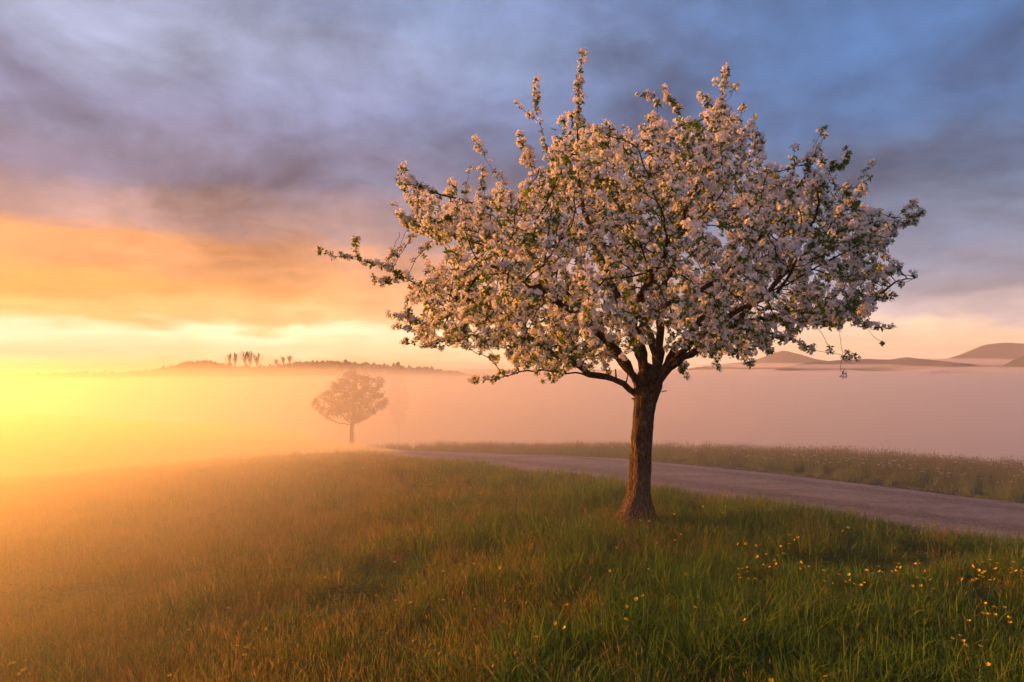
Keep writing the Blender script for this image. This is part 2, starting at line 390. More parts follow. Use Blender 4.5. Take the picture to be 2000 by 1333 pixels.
class Skeleton:
    def __init__(s): s.p = []; s.par = []; s.limb = []; s.hand = []
    def add(s, p, par, limb, hand=False):
        s.p.append(np.array(p, float)); s.par.append(par); s.limb.append(limb); s.hand.append(hand); return len(s.p)-1
    def limb_path(s, pts, limb, root=None, step=.1, wob=0.0, rg=None, hand=True):
        pts = resample(pts, step)
        if root is None: root = int(np.argmin([np.linalg.norm(q-pts[0]) for q in s.p]))
        cur = root
        for k, q in enumerate(pts[1:]):
            if rg is not None: q = q+rg.normal(0, wob, 3)
            cur = s.add(q, cur, limb, hand)
    def colonize(s, A, step, infl, kill, iters, rg, up=.0):
        A = np.array(A); P = np.array(s.p)
        nd = np.full(len(A), 1e9); ni = np.full(len(A), -1)
        def upd(idx):
            nonlocal nd, ni
            for i0 in range(0, len(idx), 400):
                ii = idx[i0:i0+400]; Q = np.array([s.p[i] for i in ii])
                dd = np.linalg.norm(A[:, None]-Q[None], axis=2); k = dd.argmin(1); v = dd[np.arange(len(A)), k]
                b = v < nd; nd[b] = v[b]; ni[b] = np.array(ii)[k[b]]
        upd([i for i in range(len(s.p)) if s.limb[i] >= 0])
        for it in range(iters):
            alive = nd > kill; A, nd, ni = A[alive], nd[alive], ni[alive]
            if not len(A): break
            act = nd < infl
            if not act.any(): break
            idx = ni[act]; d = A[act]-np.array([s.p[i] for i in idx]); d /= np.linalg.norm(d, axis=1)[:, None]
            u, inv = np.unique(idx, return_inverse=True); sm = np.zeros((len(u), 3)); np.add.at(sm, inv, d)
            new = []
            for k, i in enumerate(u):
                v = sm[k]+rg.normal(0, .18, 3)*np.linalg.norm(sm[k]); v[2] += up
                # keep some of the parent's heading so that shoots stay straight
                if s.par[i] >= 0 and s.limb[i] >= 0:
                    h = s.p[i]-s.p[s.par[i]]; nh = np.linalg.norm(h)
                    if nh > 1e-6: v = v/np.linalg.norm(v)+.35*h/nh
                v /= np.linalg.norm(v)+1e-9
                q = s.p[i]+v*step
                new.append(s.add(q, int(i), s.limb[i]))
            upd(new)
            # drop attractors whose closest node keeps bouncing
            if it > 12 and it % 6 == 0:
                keep = rg.random(len(A)) > .04; A, nd, ni = A[keep], nd[keep], ni[keep]
    def radii(s, tip, expo):
        n = len(s.p); acc = np.zeros(n); kids = [[] for _ in range(n)]
        for i in range(n):
            if s.par[i] >= 0: kids[s.par[i]].append(i)
        for i in range(n-1, -1, -1):       # children always come after parents
            v = acc[i] if kids[i] else tip**expo
            acc[i] = max(v, tip**expo)
            if s.par[i] >= 0: acc[s.par[i]] += acc[i]
        s.r = acc**(1/expo); s.kids = kids; return s.r
    def chains(s, root_ok):
        """polylines: follow the thickest child; the others start new chains"""
        out = []; stack = [i for i in range(len(s.p)) if root_ok(i) and (s.par[i] < 0 or not root_ok(s.par[i]))]
        while stack:
            i = stack.pop(); ch = [s.par[i], i] if s.par[i] >= 0 else [i]
            while True:
                ks = [k for k in s.kids[i] if root_ok(k)]
                if not ks: break
                ks.sort(key=lambda k: -s.r[k]); stack += ks[1:]; i = ks[0]; ch.append(i)
            if len(ch) > 1: out.append(ch)
        return out

def tubes(paths, min_sides=3, rough=0.0, rg=None):
    """paths: list of (points, radii) -> verts, quads, tris"""
    V, Q, T = [], [], []; off = 0
    for P, rad in paths:
        P = np.array(P); rad = np.array(rad); n = len(P)
        k = 10 if rad.max() > .05 else 8 if rad.max() > .025 else 5 if rad.max() > .008 else min_sides
        t = np.gradient(P, axis=0); t /= np.linalg.norm(t, axis=1)[:, None]+1e-12
        u = np.cross(t[0], (0, 0, 1.)); 
        if np.linalg.norm(u) < .1: u = np.cross(t[0], (1., 0, 0))
        th = np.arange(k)*2*math.pi/k; rings = []
        for i in range(n):
            u = u-t[i]*np.dot(u, t[i]); u /= np.linalg.norm(u)+1e-12; v_ = np.cross(t[i], u)
            rr_ = rad[i]*(1+(rg.normal(0, rough, k) if rg is not None and rough else 0))
            rings.append(P[i]+(np.cos(th)*rr_)[:, None]*u+(np.sin(th)*rr_)[:, None]*v_)
        rings.append((P[-1]+t[-1]*rad[-1]*1.2)[None]); V.append(np.concatenate(rings))
        b = off+np.arange(n-1)[:, None]*k; q = np.arange(k)[None]; q2 = (q+1) % k
        Q.append(np.stack([b+q, b+q2, b+k+q2, b+k+q], 2).reshape(-1, 4))
        e = off+(n-1)*k; T.append(np.stack([e+np.arange(k), e+(np.arange(k)+1) % k, np.full(k, off+n*k)], 1)); off += n*k+1
    if not V: return None
    return np.concatenate(V), [np.concatenate(Q), np.concatenate(T)]

def basis(nrm, rg):
    nrm = nrm/np.linalg.norm(nrm); a = rg.normal(0, 1, 3); u = np.cross(nrm, a); u /= np.linalg.norm(u); v = np.cross(nrm, u)
    return np.stack([u, v, nrm], 1)

# ---------------------------------------------------------------- the blossoming apple tree
D = 8.5
S = D/FPX
rgt = np.random.default_rng(21)
def T3(px, py, dd=0.0): return at(px, py, D+dd)
base = T3(1242, 1004); base[2] = float(height(base[0], base[1]))
tree = empty('apple_tree', base, label='large apple tree in full pink white blossom beside the road', category='tree')
sk = Skeleton()
trunk_pts = [(1243, 1010), (1245, 985), (1249, 950), (1251, 900), (1254, 850), (1257, 810), (1261, 785), (1264, 768)]
prev = -1
for px, py in trunk_pts: prev = sk.add(T3(px, py), prev, -1, True)
fork = prev; low_fork = fork-1
limbs = [
 ([(1258, 790, 0), (1230, 760, -.06), (1200, 744, -.1), (1150, 732, -.15), (1090, 727, -.22), (1030, 724, -.28), (985, 733, -.32)], low_fork),
 ([(1150, 732, -.15), (1122, 706, -.1), (1080, 690, 0), (1030, 655, .1), (980, 615, .12), (930, 590, .1), (880, 580, .1), (830, 560, .1), (770, 530, .1), (700, 507, .1), (636, 497, .1)], None),
 ([(1262, 772, 0), (1252, 705, .1), (1232, 640, .2), (1198, 560, .3), (1165, 480, .35), (1135, 380, .3), (1128, 250, .2), (1137, 105, .2)], fork),
 ([(1268, 772, .05), (1288, 690, .12), (1290, 600, 0), (1312, 500, -.1), (1342, 400, -.1), (1388, 300, 0), (1416, 145, 0)], fork),
 ([(1270, 768, 0), (1308, 718, -.1), (1350, 690, -.2), (1420, 640, -.32), (1500, 570, -.4), (1570, 500, -.4), (1650, 446, -.3), (1765, 436, -.2), (1798, 418, -.2)], fork),
 ([(1420, 640, -.32), (1500, 622, -.2), (1600, 606, .1), (1690, 600, .2), (1750, 552, .2), (1785, 545, .2)], None),
 ([(1264, 770, -.05), (1258, 690, -.5), (1240, 620, -1.1), (1262, 560, -1.7), (1300, 505, -2.2)], fork),
 ([(1258, 768, -.05), (1200, 680, -.55), (1120, 612, -1.1), (1040, 560, -1.6), (960, 520, -1.8)], fork),
 ([(1268, 766, .1), (1280, 690, .7), (1250, 620, 1.3), (1230, 540, 2.0), (1240, 450, 2.4)], fork),
 ([(1272, 766, .1), (1330, 670, .8), (1420, 580, 1.5), (1500, 530, 2.0)], fork),
 ([(1290, 600, 0), (1380, 560, .1), (1450, 500, .2), (1520, 420, .25), (1570, 350, .2), (1606, 272, .2)], None),
 ([(1272, 768, -.05), (1330, 690, -.5), (1420, 620, -1.2), (1510, 575, -1.8)], fork),
 ([(1258, 766, .1), (1180, 660, .8), (1090, 560, 1.4), (1000, 480, 1.8)], fork),
 ([(1165, 480, .35), (1100, 440, .3), (1020, 420, .25), (930, 400, .2), (850, 375, .2), (783, 356, .2)], None),
]
for li, (pts, root) in enumerate(limbs):
    sk.limb_path([T3(*p_) for p_ in pts], li, root, .1, .012, rgt)
CROWN = [(800, 640), (860, 610), (770, 570), (850, 545), (880, 495), (795, 445), (800, 372), (880, 400), (940, 392), (975, 368), (1045, 372), (1066, 292), (1110, 258),
         (1180, 240), (1232, 270), (1270, 225), (1330, 238), (1385, 212), (1440, 232), (1478, 285), (1530, 352), (1600, 340), (1645, 362), (1668, 400), (1720, 425), (1765, 445),
         (1715, 500), (1745, 540), (1700, 590), (1705, 632), (1640, 645), (1590, 640), (1540, 655), (1490, 690), (1400, 705), (1330, 690), (1250, 700), (1160, 712),
         (1080, 735), (1000, 715), (950, 690), (890, 680), (830, 678)]
n = 90000
c_ = np.stack([rgt.uniform(-3.8, 5.6, n), rgt.uniform(D-3.1, D+3.1, n), rgt.uniform(-.4, 4.6, n)], 1)
cpx = 1000+FPX*c_[:, 0]/c_[:, 1]; cpy = HORIZON-FPX*c_[:, 2]/c_[:, 1]
ex = (cpx-1265)/560.0; ey = (cpy-(500))/300.0
half = 2.95*np.sqrt(np.clip(1.12-ex**2*.85-ey**2*.75, .012, 1))
ok = in_poly(cpx, cpy, CROWN) & (np.abs(c_[:, 1]-D) < half)
rad_ = np.sqrt((ex*.95)**2+(ey*.9)**2+((c_[:, 1]-D)/3.0)**2)
ok &= rgt.random(n) < np.clip(.25+.9*rad_, 0, 1)          # sparser in the heart of the crown
ok &= ~((cpy > 640) & (np.abs(cpx-1265) < 45+.6*(710-cpy)) & (rgt.random(n) < .8))
hole = .6*vnoise(cpx, cpy, 95, 11)+.6*vnoise(c_[:, 0]+c_[:, 2], c_[:, 1], .9, 12); ok &= hole > -.22
A = c_[ok]; A = A[rgt.permutation(len(A))[:6000]]
spikes = [  # shoots that stand clear of the crown
 [(1125, 260), (1131, 190), (1137, 102)], [(1085, 215), (1110, 228), (1125, 250)], [(1060, 300), (1052, 230), (1046, 170)], [(1050, 240), (1030, 222), (1014, 212)],
 [(990, 370), (955, 320), (930, 280)], [(945, 390), (942, 350), (945, 330)], [(905, 400), (912, 360), (918, 333)], [(875, 400), (876, 370), (880, 352)],
 [(840, 390), (815, 362), (783, 356)], [(830, 450), (790, 430), (785, 425)], [(830, 460), (800, 440), (782, 418)], [(765, 500), (776, 470), (780, 452)], [(700, 500), (694, 480), (691, 468)],
 [(770, 560), (745, 552), (730, 545)], [(840, 570), (838, 545), (835, 528)], [(800, 622), (797, 605), (795, 592)], [(850, 640), (810, 645), (777, 640)], [(880, 665), (835, 678), (790, 668)],
 [(1000, 728), (955, 742), (922, 743)], [(1300, 220), (1280, 195), (1255, 185)], [(1330, 225), (1312, 200), (1297, 180)], [(1390, 215), (1380, 195), (1372, 186)], [(1400, 230), (1412, 190), (1420, 145)],
 [(1440, 290), (1460, 260), (1470, 235)], [(1470, 300), (1480, 280), (1476, 262)], [(1545, 345), (1552, 320), (1550, 300)], [(1590, 330), (1600, 295), (1608, 270)], [(1620, 340), (1650, 320), (1655, 298)],
 [(1655, 385), (1680, 355), (1698, 325)], [(1668, 430), (1672, 400), (1655, 395)], [(1720, 440), (1765, 440), (1798, 415)], [(1700, 500), (1740, 465), (1755, 440)], [(1700, 530), (1750, 555), (1785, 545)],
 [(1690, 585), (1730, 580), (1750, 588)], [(1690, 640), (1720, 642), (1755, 638)], [(1680, 625), (1700, 650), (1725, 672)], [(1595, 630), (1610, 660), (1625, 690)], [(1630, 640), (1640, 665), (1645, 690), (1642, 725)],
 [(1625, 690), (1645, 695), (1665, 695)], [(1530, 650), (1560, 670), (1590, 685), (1620, 690)], [(1490, 680), (1500, 690), (1505, 692)], [(1395, 690), (1398, 710), (1400, 722)], [(1330, 690), (1332, 715), (1335, 728)],
 [(1450, 690), (1455, 705), (1460, 712)], [(1090, 735), (1065, 742), (1055, 745)],
]
sk.colonize(A, .085, .95, .125, 130, rgt, up=.02)
SHOOT = set()
def pix(P): P = np.atleast_2d(P); return 1000+FPX*P[:, 0]/P[:, 1], HORIZON-FPX*P[:, 2]/P[:, 1]
cen3 = T3(1265, 640)
tips0 = np.array(sk.p); ids = np.where(np.array(sk.limb) >= 0)[0]; far_ = np.linalg.norm((tips0[ids]-cen3)*(.95, 1, 1.15), axis=1)
for i in ids[far_ > 2.55][rgt.permutation((far_ > 2.55).sum())[:80]]:      # long shoots that break the outline on every side
    o = tips0[i]-cen3; o /= np.linalg.norm(o); o = o+rgt.normal(0, .25, 3)+np.array((0, 0, .42)); o /= np.linalg.norm(o); L = rgt.uniform(.22, .58); n0 = len(sk.p)
    sk.limb_path([tips0[i], tips0[i]+o*L*.5+rgt.normal(0, .02, 3), tips0[i]+o*L+np.array((0, 0, .05))], sk.limb[i], int(i), .06, .006, rgt, hand=False)
    SHOOT |= set(range(n0, len(sk.p)))
for sps in spikes:
    Pa = np.array(sk.p); ax_, ay_ = pix(Pa); dd = np.hypot(ax_-sps[0][0], ay_-sps[0][1])+np.abs(Pa[:, 1]-D)*14+1e6*(np.array(sk.limb) < 0)
    root = int(np.argmin(dd)); dep = Pa[root, 1]-D; n0 = len(sk.p)
    sk.limb_path([Pa[root]]+[T3(x, y, dep+rgt.normal(0, .05)) for x, y in sps[1:]], sk.limb[root], root, .06, .006, rgt, hand=False)
    SHOOT |= set(range(n0, len(sk.p)))
r = sk.radii(.0031, 2.35)
# trunk and limb bases as thick as in the photograph
f = .125/r[fork]
r[:] = np.where(r > .012, .012+(r-.012)*(.125-.012)/(r[fork]-.012), r)
Pn = np.array(sk.p); LB = np.array(sk.limb); HD = np.array(sk.hand)
print('apple nodes', len(Pn), 'fork', r[fork])

# trunk: lofted rings with root flare, burrs and furrows
prof = [(1020, 1200, 1285), (1006, 1209, 1277), (988, 1218, 1271), (960, 1226, 1270), (930, 1229, 1271.5), (900, 1231, 1272.5), (870, 1233.5, 1274), (840, 1235.5, 1276), (810, 1237, 1278), (790, 1237.5, 1281), (774, 1237, 1285), (758, 1237, 1290), (742, 1238, 1291), (728, 1242, 1288), (712, 1247, 1284)]
pr = np.array(prof, float); ys_ = np.arange(1018, 711, -4.0)
LFT = np.interp(-ys_, -pr[:, 0], pr[:, 1]); RGT = np.interp(-ys_, -pr[:, 0], pr[:, 2]); kt = 40; V = []
for i, yv in enumerate(ys_):
    cc = T3((LFT[i]+RGT[i])/2, yv); hw = (RGT[i]-LFT[i])/2*S
    top = max(0, (745-yv)/33.0)
    for j in range(kt):
        th = j*2*math.pi/kt
        fl = max(0, (yv-960)/50.0)
        rr_ = hw*(1+.16*fl*math.sin(th*5+1)+.05*math.sin(th*3+yv*.02)+.035*math.sin(th*7-yv*.03))
        rr_ += .012*mnoise.noise((math.cos(th)*3, math.sin(th)*3, yv*.03))+.006*mnoise.noise((math.cos(th)*9, math.sin(th)*9, yv*.07))
        rr_ *= (1-.55*min(1, top)**2)
        V.append((cc[0]+math.cos(th)*rr_, cc[1]+math.sin(th)*rr_*.95, cc[2]))
V.append(T3(1265, 708)); nr = len(ys_)
i_, j_ = np.meshgrid(np.arange(nr-1), np.arange(kt), indexing='ij'); a_ = (i_*kt+j_).ravel(); b_ = (i_*kt+(j_+1) % kt).ravel()
Q = np.stack([a_, b_, b_+kt, a_+kt], 1); e_ = (nr-1)*kt; TT = np.stack([e_+np.arange(kt), e_+(np.arange(kt)+1) % kt, np.full(kt, len(V)-1)], 1)
V = np.array(V)-base
link('trunk', smooth(fast_mesh('trunk', V, [Q, TT])), m_bark, tree)

limb_objs = {}
for li in range(len(limbs)):
    hand = tubes([(Pn[ch]-base, r[np.array(ch)[[1]+list(range(1, len(ch)))]]*1.0) for ch in sk.chains(lambda i: LB[i] == li and HD[i])], rough=.05, rg=rgt)
    lo = link('limb', smooth(fast_mesh('limb', *hand)), m_bark, tree); limb_objs[li] = lo
    tw = tubes([(Pn[ch]-base, np.minimum(r[np.array(ch)], r[ch[1]])) for ch in sk.chains(lambda i: LB[i] == li and not HD[i])])
    if tw: link('twigs', smooth(fast_mesh('twigs', *tw)), m_twig, lo, kind='stuff')
# short broken stubs on the low limb and under the fork
for (x0, y0, x1, y1, rad) in [(1203, 745, 1202, 722, .012), (1222, 752, 1226, 733, .010), (1292, 766, 1302, 764, .008), (1238, 781, 1234, 779, .01)]:
    a, b = T3(x0, y0, -.16), T3(x1, y1, -.18)
    link('stub', smooth(fast_mesh('stub', *tubes([((a-base, (a+b)/2-base+.004, b-base), (rad, rad*.9, rad*.75))]))), m_bark, tree)

# ---- blossom clusters: five-petalled flowers on a dome above a ruff of young leaves
def flower(rg, c, nrm, size):
    B = basis(nrm, rg); V = []; F = []; cup = rg.uniform(.25, .75); a0 = rg.uniform(0, 6.28)
    for k in range(5):
        a = a0+k*2*math.pi/5+rg.normal(0, .1); L = size*rg.uniform(.9, 1.12); W = size*.46
        ca, sa = math.cos(a), math.sin(a)
        def pt(l, w_, h): return c+B@np.array((ca*l-sa*w_, sa*l+ca*w_, h))
        i = len(V)
        V += [pt(.05*L, 0, 0), pt(.66*L, W, cup*.50*L), pt(L, 0, cup*.72*L), pt(.66*L, -W, cup*.50*L)]
        F += [(i, i+3, i+2, i+1)]
    return V, F
def leaf(rg, c, d, nrm, L):
    d = d/np.linalg.norm(d); sdv = np.cross(d, nrm); sdv /= np.linalg.norm(sdv)+1e-9; up = np.cross(sdv, d); W = L*.27
    V = [c, c+d*L*.45+sdv*W+up*.10*L, c+d*L*.5-up*.05*L, c+d*L*.45-sdv*W+up*.10*L, c+d*L-up*.12*L]
    return V, [(0, 1, 2, 3), (1, 4, 3, 2)]
def cluster(rg, nfl, nlf):
    PV, PF, LV, LF = [], [], [], []
    for k in range(nfl):
        t = math.acos(1-rg.uniform(0, 1)*1.05); a = k*2.4+rg.normal(0, .3)
        nrm = np.array((math.sin(t)*math.cos(a), math.sin(t)*math.sin(a), math.cos(t)))
        v, f_ = flower(rg, np.array((0, 0, .02))+nrm*rg.uniform(.024, .044), nrm+rg.normal(0, .25, 3), rg.uniform(.0155, .021))
        PF += [tuple(i+len(PV) for i in q) for q in f_]; PV += v
    for k in range(nlf):
        a = k*2*math.pi/max(nlf, 1)+rg.normal(0, .4); d = np.array((math.cos(a), math.sin(a), rg.uniform(-.4, .7)))
        v, f_ = leaf(rg, np.array((0, 0, .004)), d, np.array((0, 0, 1.)), rg.uniform(.04, .068))
        LF += [tuple(i+len(LV) for i in q) for q in f_]; LV += v
    return np.array(PV).reshape(-1, 3), np.array(PF).reshape(-1, 4), np.array(LV).reshape(-1, 3), np.array(LF).reshape(-1, 4)
rgc = np.random.default_rng(5)
VAR = [cluster(rgc, nf, nl) for nf, nl in ((8, 4), (9, 4), (11, 3), (7, 5), (9, 5), (12, 3), (8, 3), (6, 5))]
LEAFVAR = [cluster(rgc, 0, 5), cluster(rgc, 0, 6), cluster(rgc, 1, 6)]

spots = []
for i in range(len(Pn)):
    if LB[i] < 0 or r[i] > (.024 if HD[i] else .012) or sk.par[i] < 0: continue
    tipness = not sk.kids[i]
    # bare shoots reaching out low on the valley side
    pxx = 1000+FPX*Pn[i, 0]/Pn[i, 1]; pyy = HORIZON-FPX*Pn[i, 2]/Pn[i, 1]
    bare = (pxx > 1735 and 535 < pyy < 650) or (pxx > 1590 and pyy > 640 and not tipness and rgt.random() < .8)
    if bare and rgt.random() < .8: continue
    pr_ = (.95 if r[i] < .0055 else .6)
    cl = mnoise.noise(Vector(Pn[i]*3.4))+.5*mnoise.noise(Vector(Pn[i]*8.0)); pr_ *= .5 if cl < -.2 else 1.0
    if tipness: pr_ = max(pr_, .75)
    wing = HD[i] and pxx < 860
    if wing: pr_ = 1
    if rgt.random() > pr_: continue
    d = Pn[i]-Pn[sk.par[i]]; d /= np.linalg.norm(d)+1e-9
    for rep in range(1+(rgt.random() < .45)+(1 if cl > .10 else 0)+(1 if (i in SHOOT or HD[i]) and rgt.random() < .5 else 0)+(2 if wing else 0)):
        o = rgt.normal(0, 1, 3); o -= d*np.dot(o, d); o /= np.linalg.norm(o); o[2] += .55
        nrm = o+(d*.9 if tipness else d*.25); nrm /= np.linalg.norm(nrm)
        leafy_zone = .12+.25*float(vnoise(pxx, pyy, 90, 4) > .35)+(.35 if pxx > 1560 and pyy > 560 and rgt.random() < .5 else 0)
        kind = 'leaf' if rgt.random() < leafy_zone*1.0 else 'bloom'
        spots.append((Pn[i]+nrm*rgt.uniform(.0, .03)+d*rgt.uniform(-.05, .05), nrm, rgt.uniform(.68, 1.0)+.45*rgt.random()**3, kind, Pn[i, 1]))
print('clusters', len(spots))
# the 300 clusters that show largest: blooms nearest to the viewer, well spread
fronts = {}
order = sorted([k for k in range(len(spots)) if spots[k][3] == 'bloom'], key=lambda k: spots[k][4]/spots[k][2])
for k in order:
    q = spots[k][0]; cell = (round(FPX*q[0]/q[1]/22), round(FPX*q[2]/q[1]/22))
    if cell not in fronts: fronts[cell] = k
single = set(sorted(fronts.values(), key=lambda k: spots[k][4]/spots[k][2])[:300])
cmeshes = []
for PV, PF, LV, LF in VAR:
    me = fast_mesh('blossom_cluster', np.concatenate([PV, LV]), [PF, LF+len(PV)])
    me.materials.append(m_petal); me.materials.append(m_leaf)
    me.polygons.foreach_set('material_index', np.r_[np.zeros(len(PF)), np.ones(len(LF))].astype(np.int32)); cmeshes.append(me)
bv, bf, lv, lf = [], [], [], []; bo = lo_ = 0
for k, (q, nrm, sc, kind, _) in enumerate(spots):
    B = basis(nrm, rgt)*sc
    if k in single:
        o = link('blossom_cluster', cmeshes[rgt.integers(len(cmeshes))], [], tree)
        M = Matrix.Identity(4)
        for a in range(3):
            for b in range(3): M[a][b] = B[a, b]
        M.translation = Vector(q-base); o.matrix_local = M; continue
    PV, PF, LV, LF = VAR[rgt.integers(len(VAR))] if kind == 'bloom' else LEAFVAR[rgt.integers(len(LEAFVAR))]
    if len(PV): bv.append(PV@B.T+q-base); bf.append(PF+bo); bo += len(PV)
    if len(LV): lv.append(LV@B.T+q-base); lf.append(LF+lo_); lo_ += len(LV)
link('blossoms', fast_mesh('blossoms', np.concatenate(bv), [np.concatenate(bf)]), m_petal, tree, kind='stuff')
link('leaves', fast_mesh('leaves', np.concatenate(lv), [np.concatenate(lf)]), m_leaf, tree, kind='stuff')

# ---------------------------------------------------------------- trees standing in the fog
def leaf_cloud(P, R_, n, size, rg):
    """n small folded leaves scattered round the given points"""
    k = rg.integers(0, len(P), n); c = P[k]+rg.normal(0, R_, (n, 3)); V = np.zeros((n, 4, 3)); 
    a = rg.normal(0, 1, (n, 3)); a /= np.linalg.norm(a, axis=1)[:, None]; b = np.cross(a, rg.normal(0, 1, (n, 3))); b /= np.linalg.norm(b, axis=1)[:, None]
    s_ = size*rg.uniform(.6, 1.4, (n, 1))
    V[:, 0] = c-a*s_; V[:, 1] = c+b*s_*.5; V[:, 2] = c+a*s_; V[:, 3] = c-b*s_*.5
    return V.reshape(-1, 3), np.arange(n*4).reshape(-1, 4)

def misty_tree(name, label, d, trunk_px, fork_px, crown, nA, depth, tip, leafsize, nleaf, limb_targets, seed, trunk_r, center, up=.02, group=None):
    rg = np.random.default_rng(seed); U = d/FPX
    b0 = at(*trunk_px, d); gz = float(height(b0[0], b0[1])); b0[2] = min(b0[2], gz+.3); b0[2] = gz-.1
    root = empty(name, b0, label=label, category='tree')
    if group: root['group'] = group
    s = Skeleton(); fk = at(*fork_px, d); prev = s.add(b0, -1, -1, True)
    for t in np.linspace(.15, 1, 7): prev = s.add(b0*(1-t)+fk*t+rg.normal(0, .02, 3), prev, -1, True)
    fkid = prev
    for li, (tx, ty, td) in enumerate(limb_targets):
        e = at(tx, ty, d+td); mid = (fk+e)/2+rg.normal(0, .1, 3)+np.array((0, 0, -.06*np.linalg.norm(e-fk)))
        s.limb_path([fk, mid, e], li, fkid, .25, .02, rg)
    xs = [c[0] for c in crown]; ysv = [c[1] for c in crown]; n = nA*14
    px = rg.uniform(min(xs), max(xs), n); py = rg.uniform(min(ysv), max(ysv), n); okk = in_poly(px, py, crown)
    hw = (max(xs)-min(xs))/2; hh = (max(ysv)-min(ysv))/2
    dep = depth*np.sqrt(np.clip(1.1-((px-center[0])/hw)**2-((py-center[1])/hh)**2, .05, 1))*rg.uniform(-1, 1, n)
    A = np.stack([at(px[k], py[k], d+dep[k]) for k in np.where(okk)[0][:nA]])
    s.colonize(A, .17, 2.2, .22, 90, rg, up=up)
    r_ = s.radii(tip, 2.3); r_[:] = np.where(r_ > .03, .03+(r_-.03)*(trunk_r-.03)/(r_[fkid]-.03), r_)
    P = np.array(s.p); L = np.array(s.limb)
    tr = np.linspace(trunk_r*1.35, trunk_r, fkid+1)
    link('trunk', smooth(fast_mesh('trunk', *tubes([(P[:fkid+1]-b0, tr)]))), m_bark, root)
    for li in range(len(limb_targets)):
        ch = s.chains(lambda i: L[i] == li)
        if ch: link('limb', smooth(fast_mesh('limb', *tubes([(P[c]-b0, np.minimum(r_[np.array(c)], r_[c[1]])) for c in ch]))), m_twig, root)
    if nleaf:
        thin = P[(L >= 0) & (r_ < .02)]
        v, f_ = leaf_cloud(thin-b0, .07, nleaf, leafsize, rg)
        link('crown', fast_mesh('crown', v, [f_]), m_hazeleaf, root, kind='stuff')
    return root

misty_tree('apple_tree', 'small leafy tree standing alone on the misty crest', 40, (685, 862), (688, 830),
   [(605, 795), (622, 772), (645, 760), (655, 742), (668, 738), (676, 726), (690, 722), (700, 735), (715, 732), (735, 738), (752, 735), (750, 760), (757, 785), (760, 795), (735, 808), (710, 822), (690, 828), (660, 814), (625, 808)],
   1500, 1.9, .008, .055, 10000, [(612, 796, 0), (640, 765, .4), (672, 735, -.3), (692, 722, 0), (716, 740, .6), (750, 742, 0), (755, 788, .2), (690, 790, -1.3), (690, 780, 1.4)], 31, .105, (686, 778))
misty_tree('slim_tree', 'slim upright tree fading into fog behind the small leafy tree', 92, (665, 850), (665, 832),
   [(650, 828), (650, 760), (657, 722), (666, 708), (674, 722), (680, 765), (680, 828)], 520, 1.0, .008, .09, 3600, [(664, 712, 0), (656, 750, .3), (675, 750, -.3), (665, 760, -.6)], 32, .12, (665, 755), group='slim trees in the fog')
misty_tree('slim_tree', 'slim upright tree fading into fog behind the small leafy tree', 88, (692, 850), (692, 832),
   [(680, 828), (681, 760), (687, 722), (693, 707), (699, 722), (704, 765), (705, 828)], 520, .9, .008, .09, 3600, [(693, 710, 0), (686, 750, .3), (700, 750, -.3), (692, 760, .6)], 33, .12, (692, 755), group='slim trees in the fog')
misty_tree('broad_tree', 'broad tree almost lost in the orange fog beyond the road', 95, (779, 850), (779, 832),
   [(766, 830), (757, 795), (761, 755), (767, 724), (776, 706), (786, 716), (790, 742), (798, 775), (794, 808), (786, 830)], 800, 1.8, .008, .12, 8000, [(776, 710, 0), (765, 745, .3), (792, 745, -.3), (780, 760, -.8)], 34, .14, (778, 755))

# bare trees on the hill's skyline
def bare_tree(px, base_py, top_py, spread, seed, label):
    rg = np.random.default_rng(seed); d = 238.0; b0 = at(px, base_py, d); Hh = (base_py-top_py)*d/FPX
    root = empty('bare_tree', b0, label=label, category='tree', group='bare trees on the hill skyline')
    paths = {'trunk': [], 'limb': []}
    P = [np.zeros(3)]
    for k in range(6): P.append(P[-1]+np.array((rg.normal(0, .05), rg.normal(0, .05), Hh*.11)))
    paths['trunk'].append((P, np.linspace(.10, .05, 7)))
    limbs_ = []
    for k in range(20):
        i = rg.integers(0, 6); p_ = P[i].copy(); a = rg.uniform(0, 6.28); dv = np.array((math.cos(a)*spread, math.sin(a)*spread, 1.0)); dv /= np.linalg.norm(dv)
        L = (Hh-p_[2])*rg.uniform(.6, 1.0); pts = [p_]; sub = []
        for q in range(7):
            pts.append(pts[-1]+dv*L/7); dv = dv+rg.normal(0, .10, 3)+np.array((0, 0, .10)); dv /= np.linalg.norm(dv)
            if q > 0:
                for rep in range(2):
                    e = dv+rg.normal(0, .4, 3); e /= np.linalg.norm(e); l2 = L*rg.uniform(.1, .28)
                    sub.append(([pts[-1], pts[-1]+e*l2*.5, pts[-1]+e*l2+np.array((0, 0, .1*l2))], (.03, .024, .014)))
        limbs_.append(([(pts, np.linspace(.06, .022, 8))]+sub))
    link('trunk', smooth(fast_mesh('trunk', *tubes(paths['trunk']))), m_twig, root)
    for pl in limbs_: link('limb', smooth(fast_mesh('limb', *tubes(pl))), m_twig, root)
for px, b_, t_, sprd, sd in [(447, 716, 692, .35, 1), (460, 719, 690, .3, 2), (478, 720, 685, .45, 3), (488, 720, 688, .3, 4), (502, 720, 690, .4, 5)]:
    bare_tree(px, b_, t_, sprd, sd, 'tall leafless tree on the hill skyline in the dip beside the summit')
for px, b_, t_, sprd, sd in [(540, 716, 702, .5, 6), (553, 714, 697, .4, 7), (566, 712, 695, .4, 8)]:
    bare_tree(px, b_, t_, sprd, sd, 'short leafless tree on the gentle rise of the hill skyline')

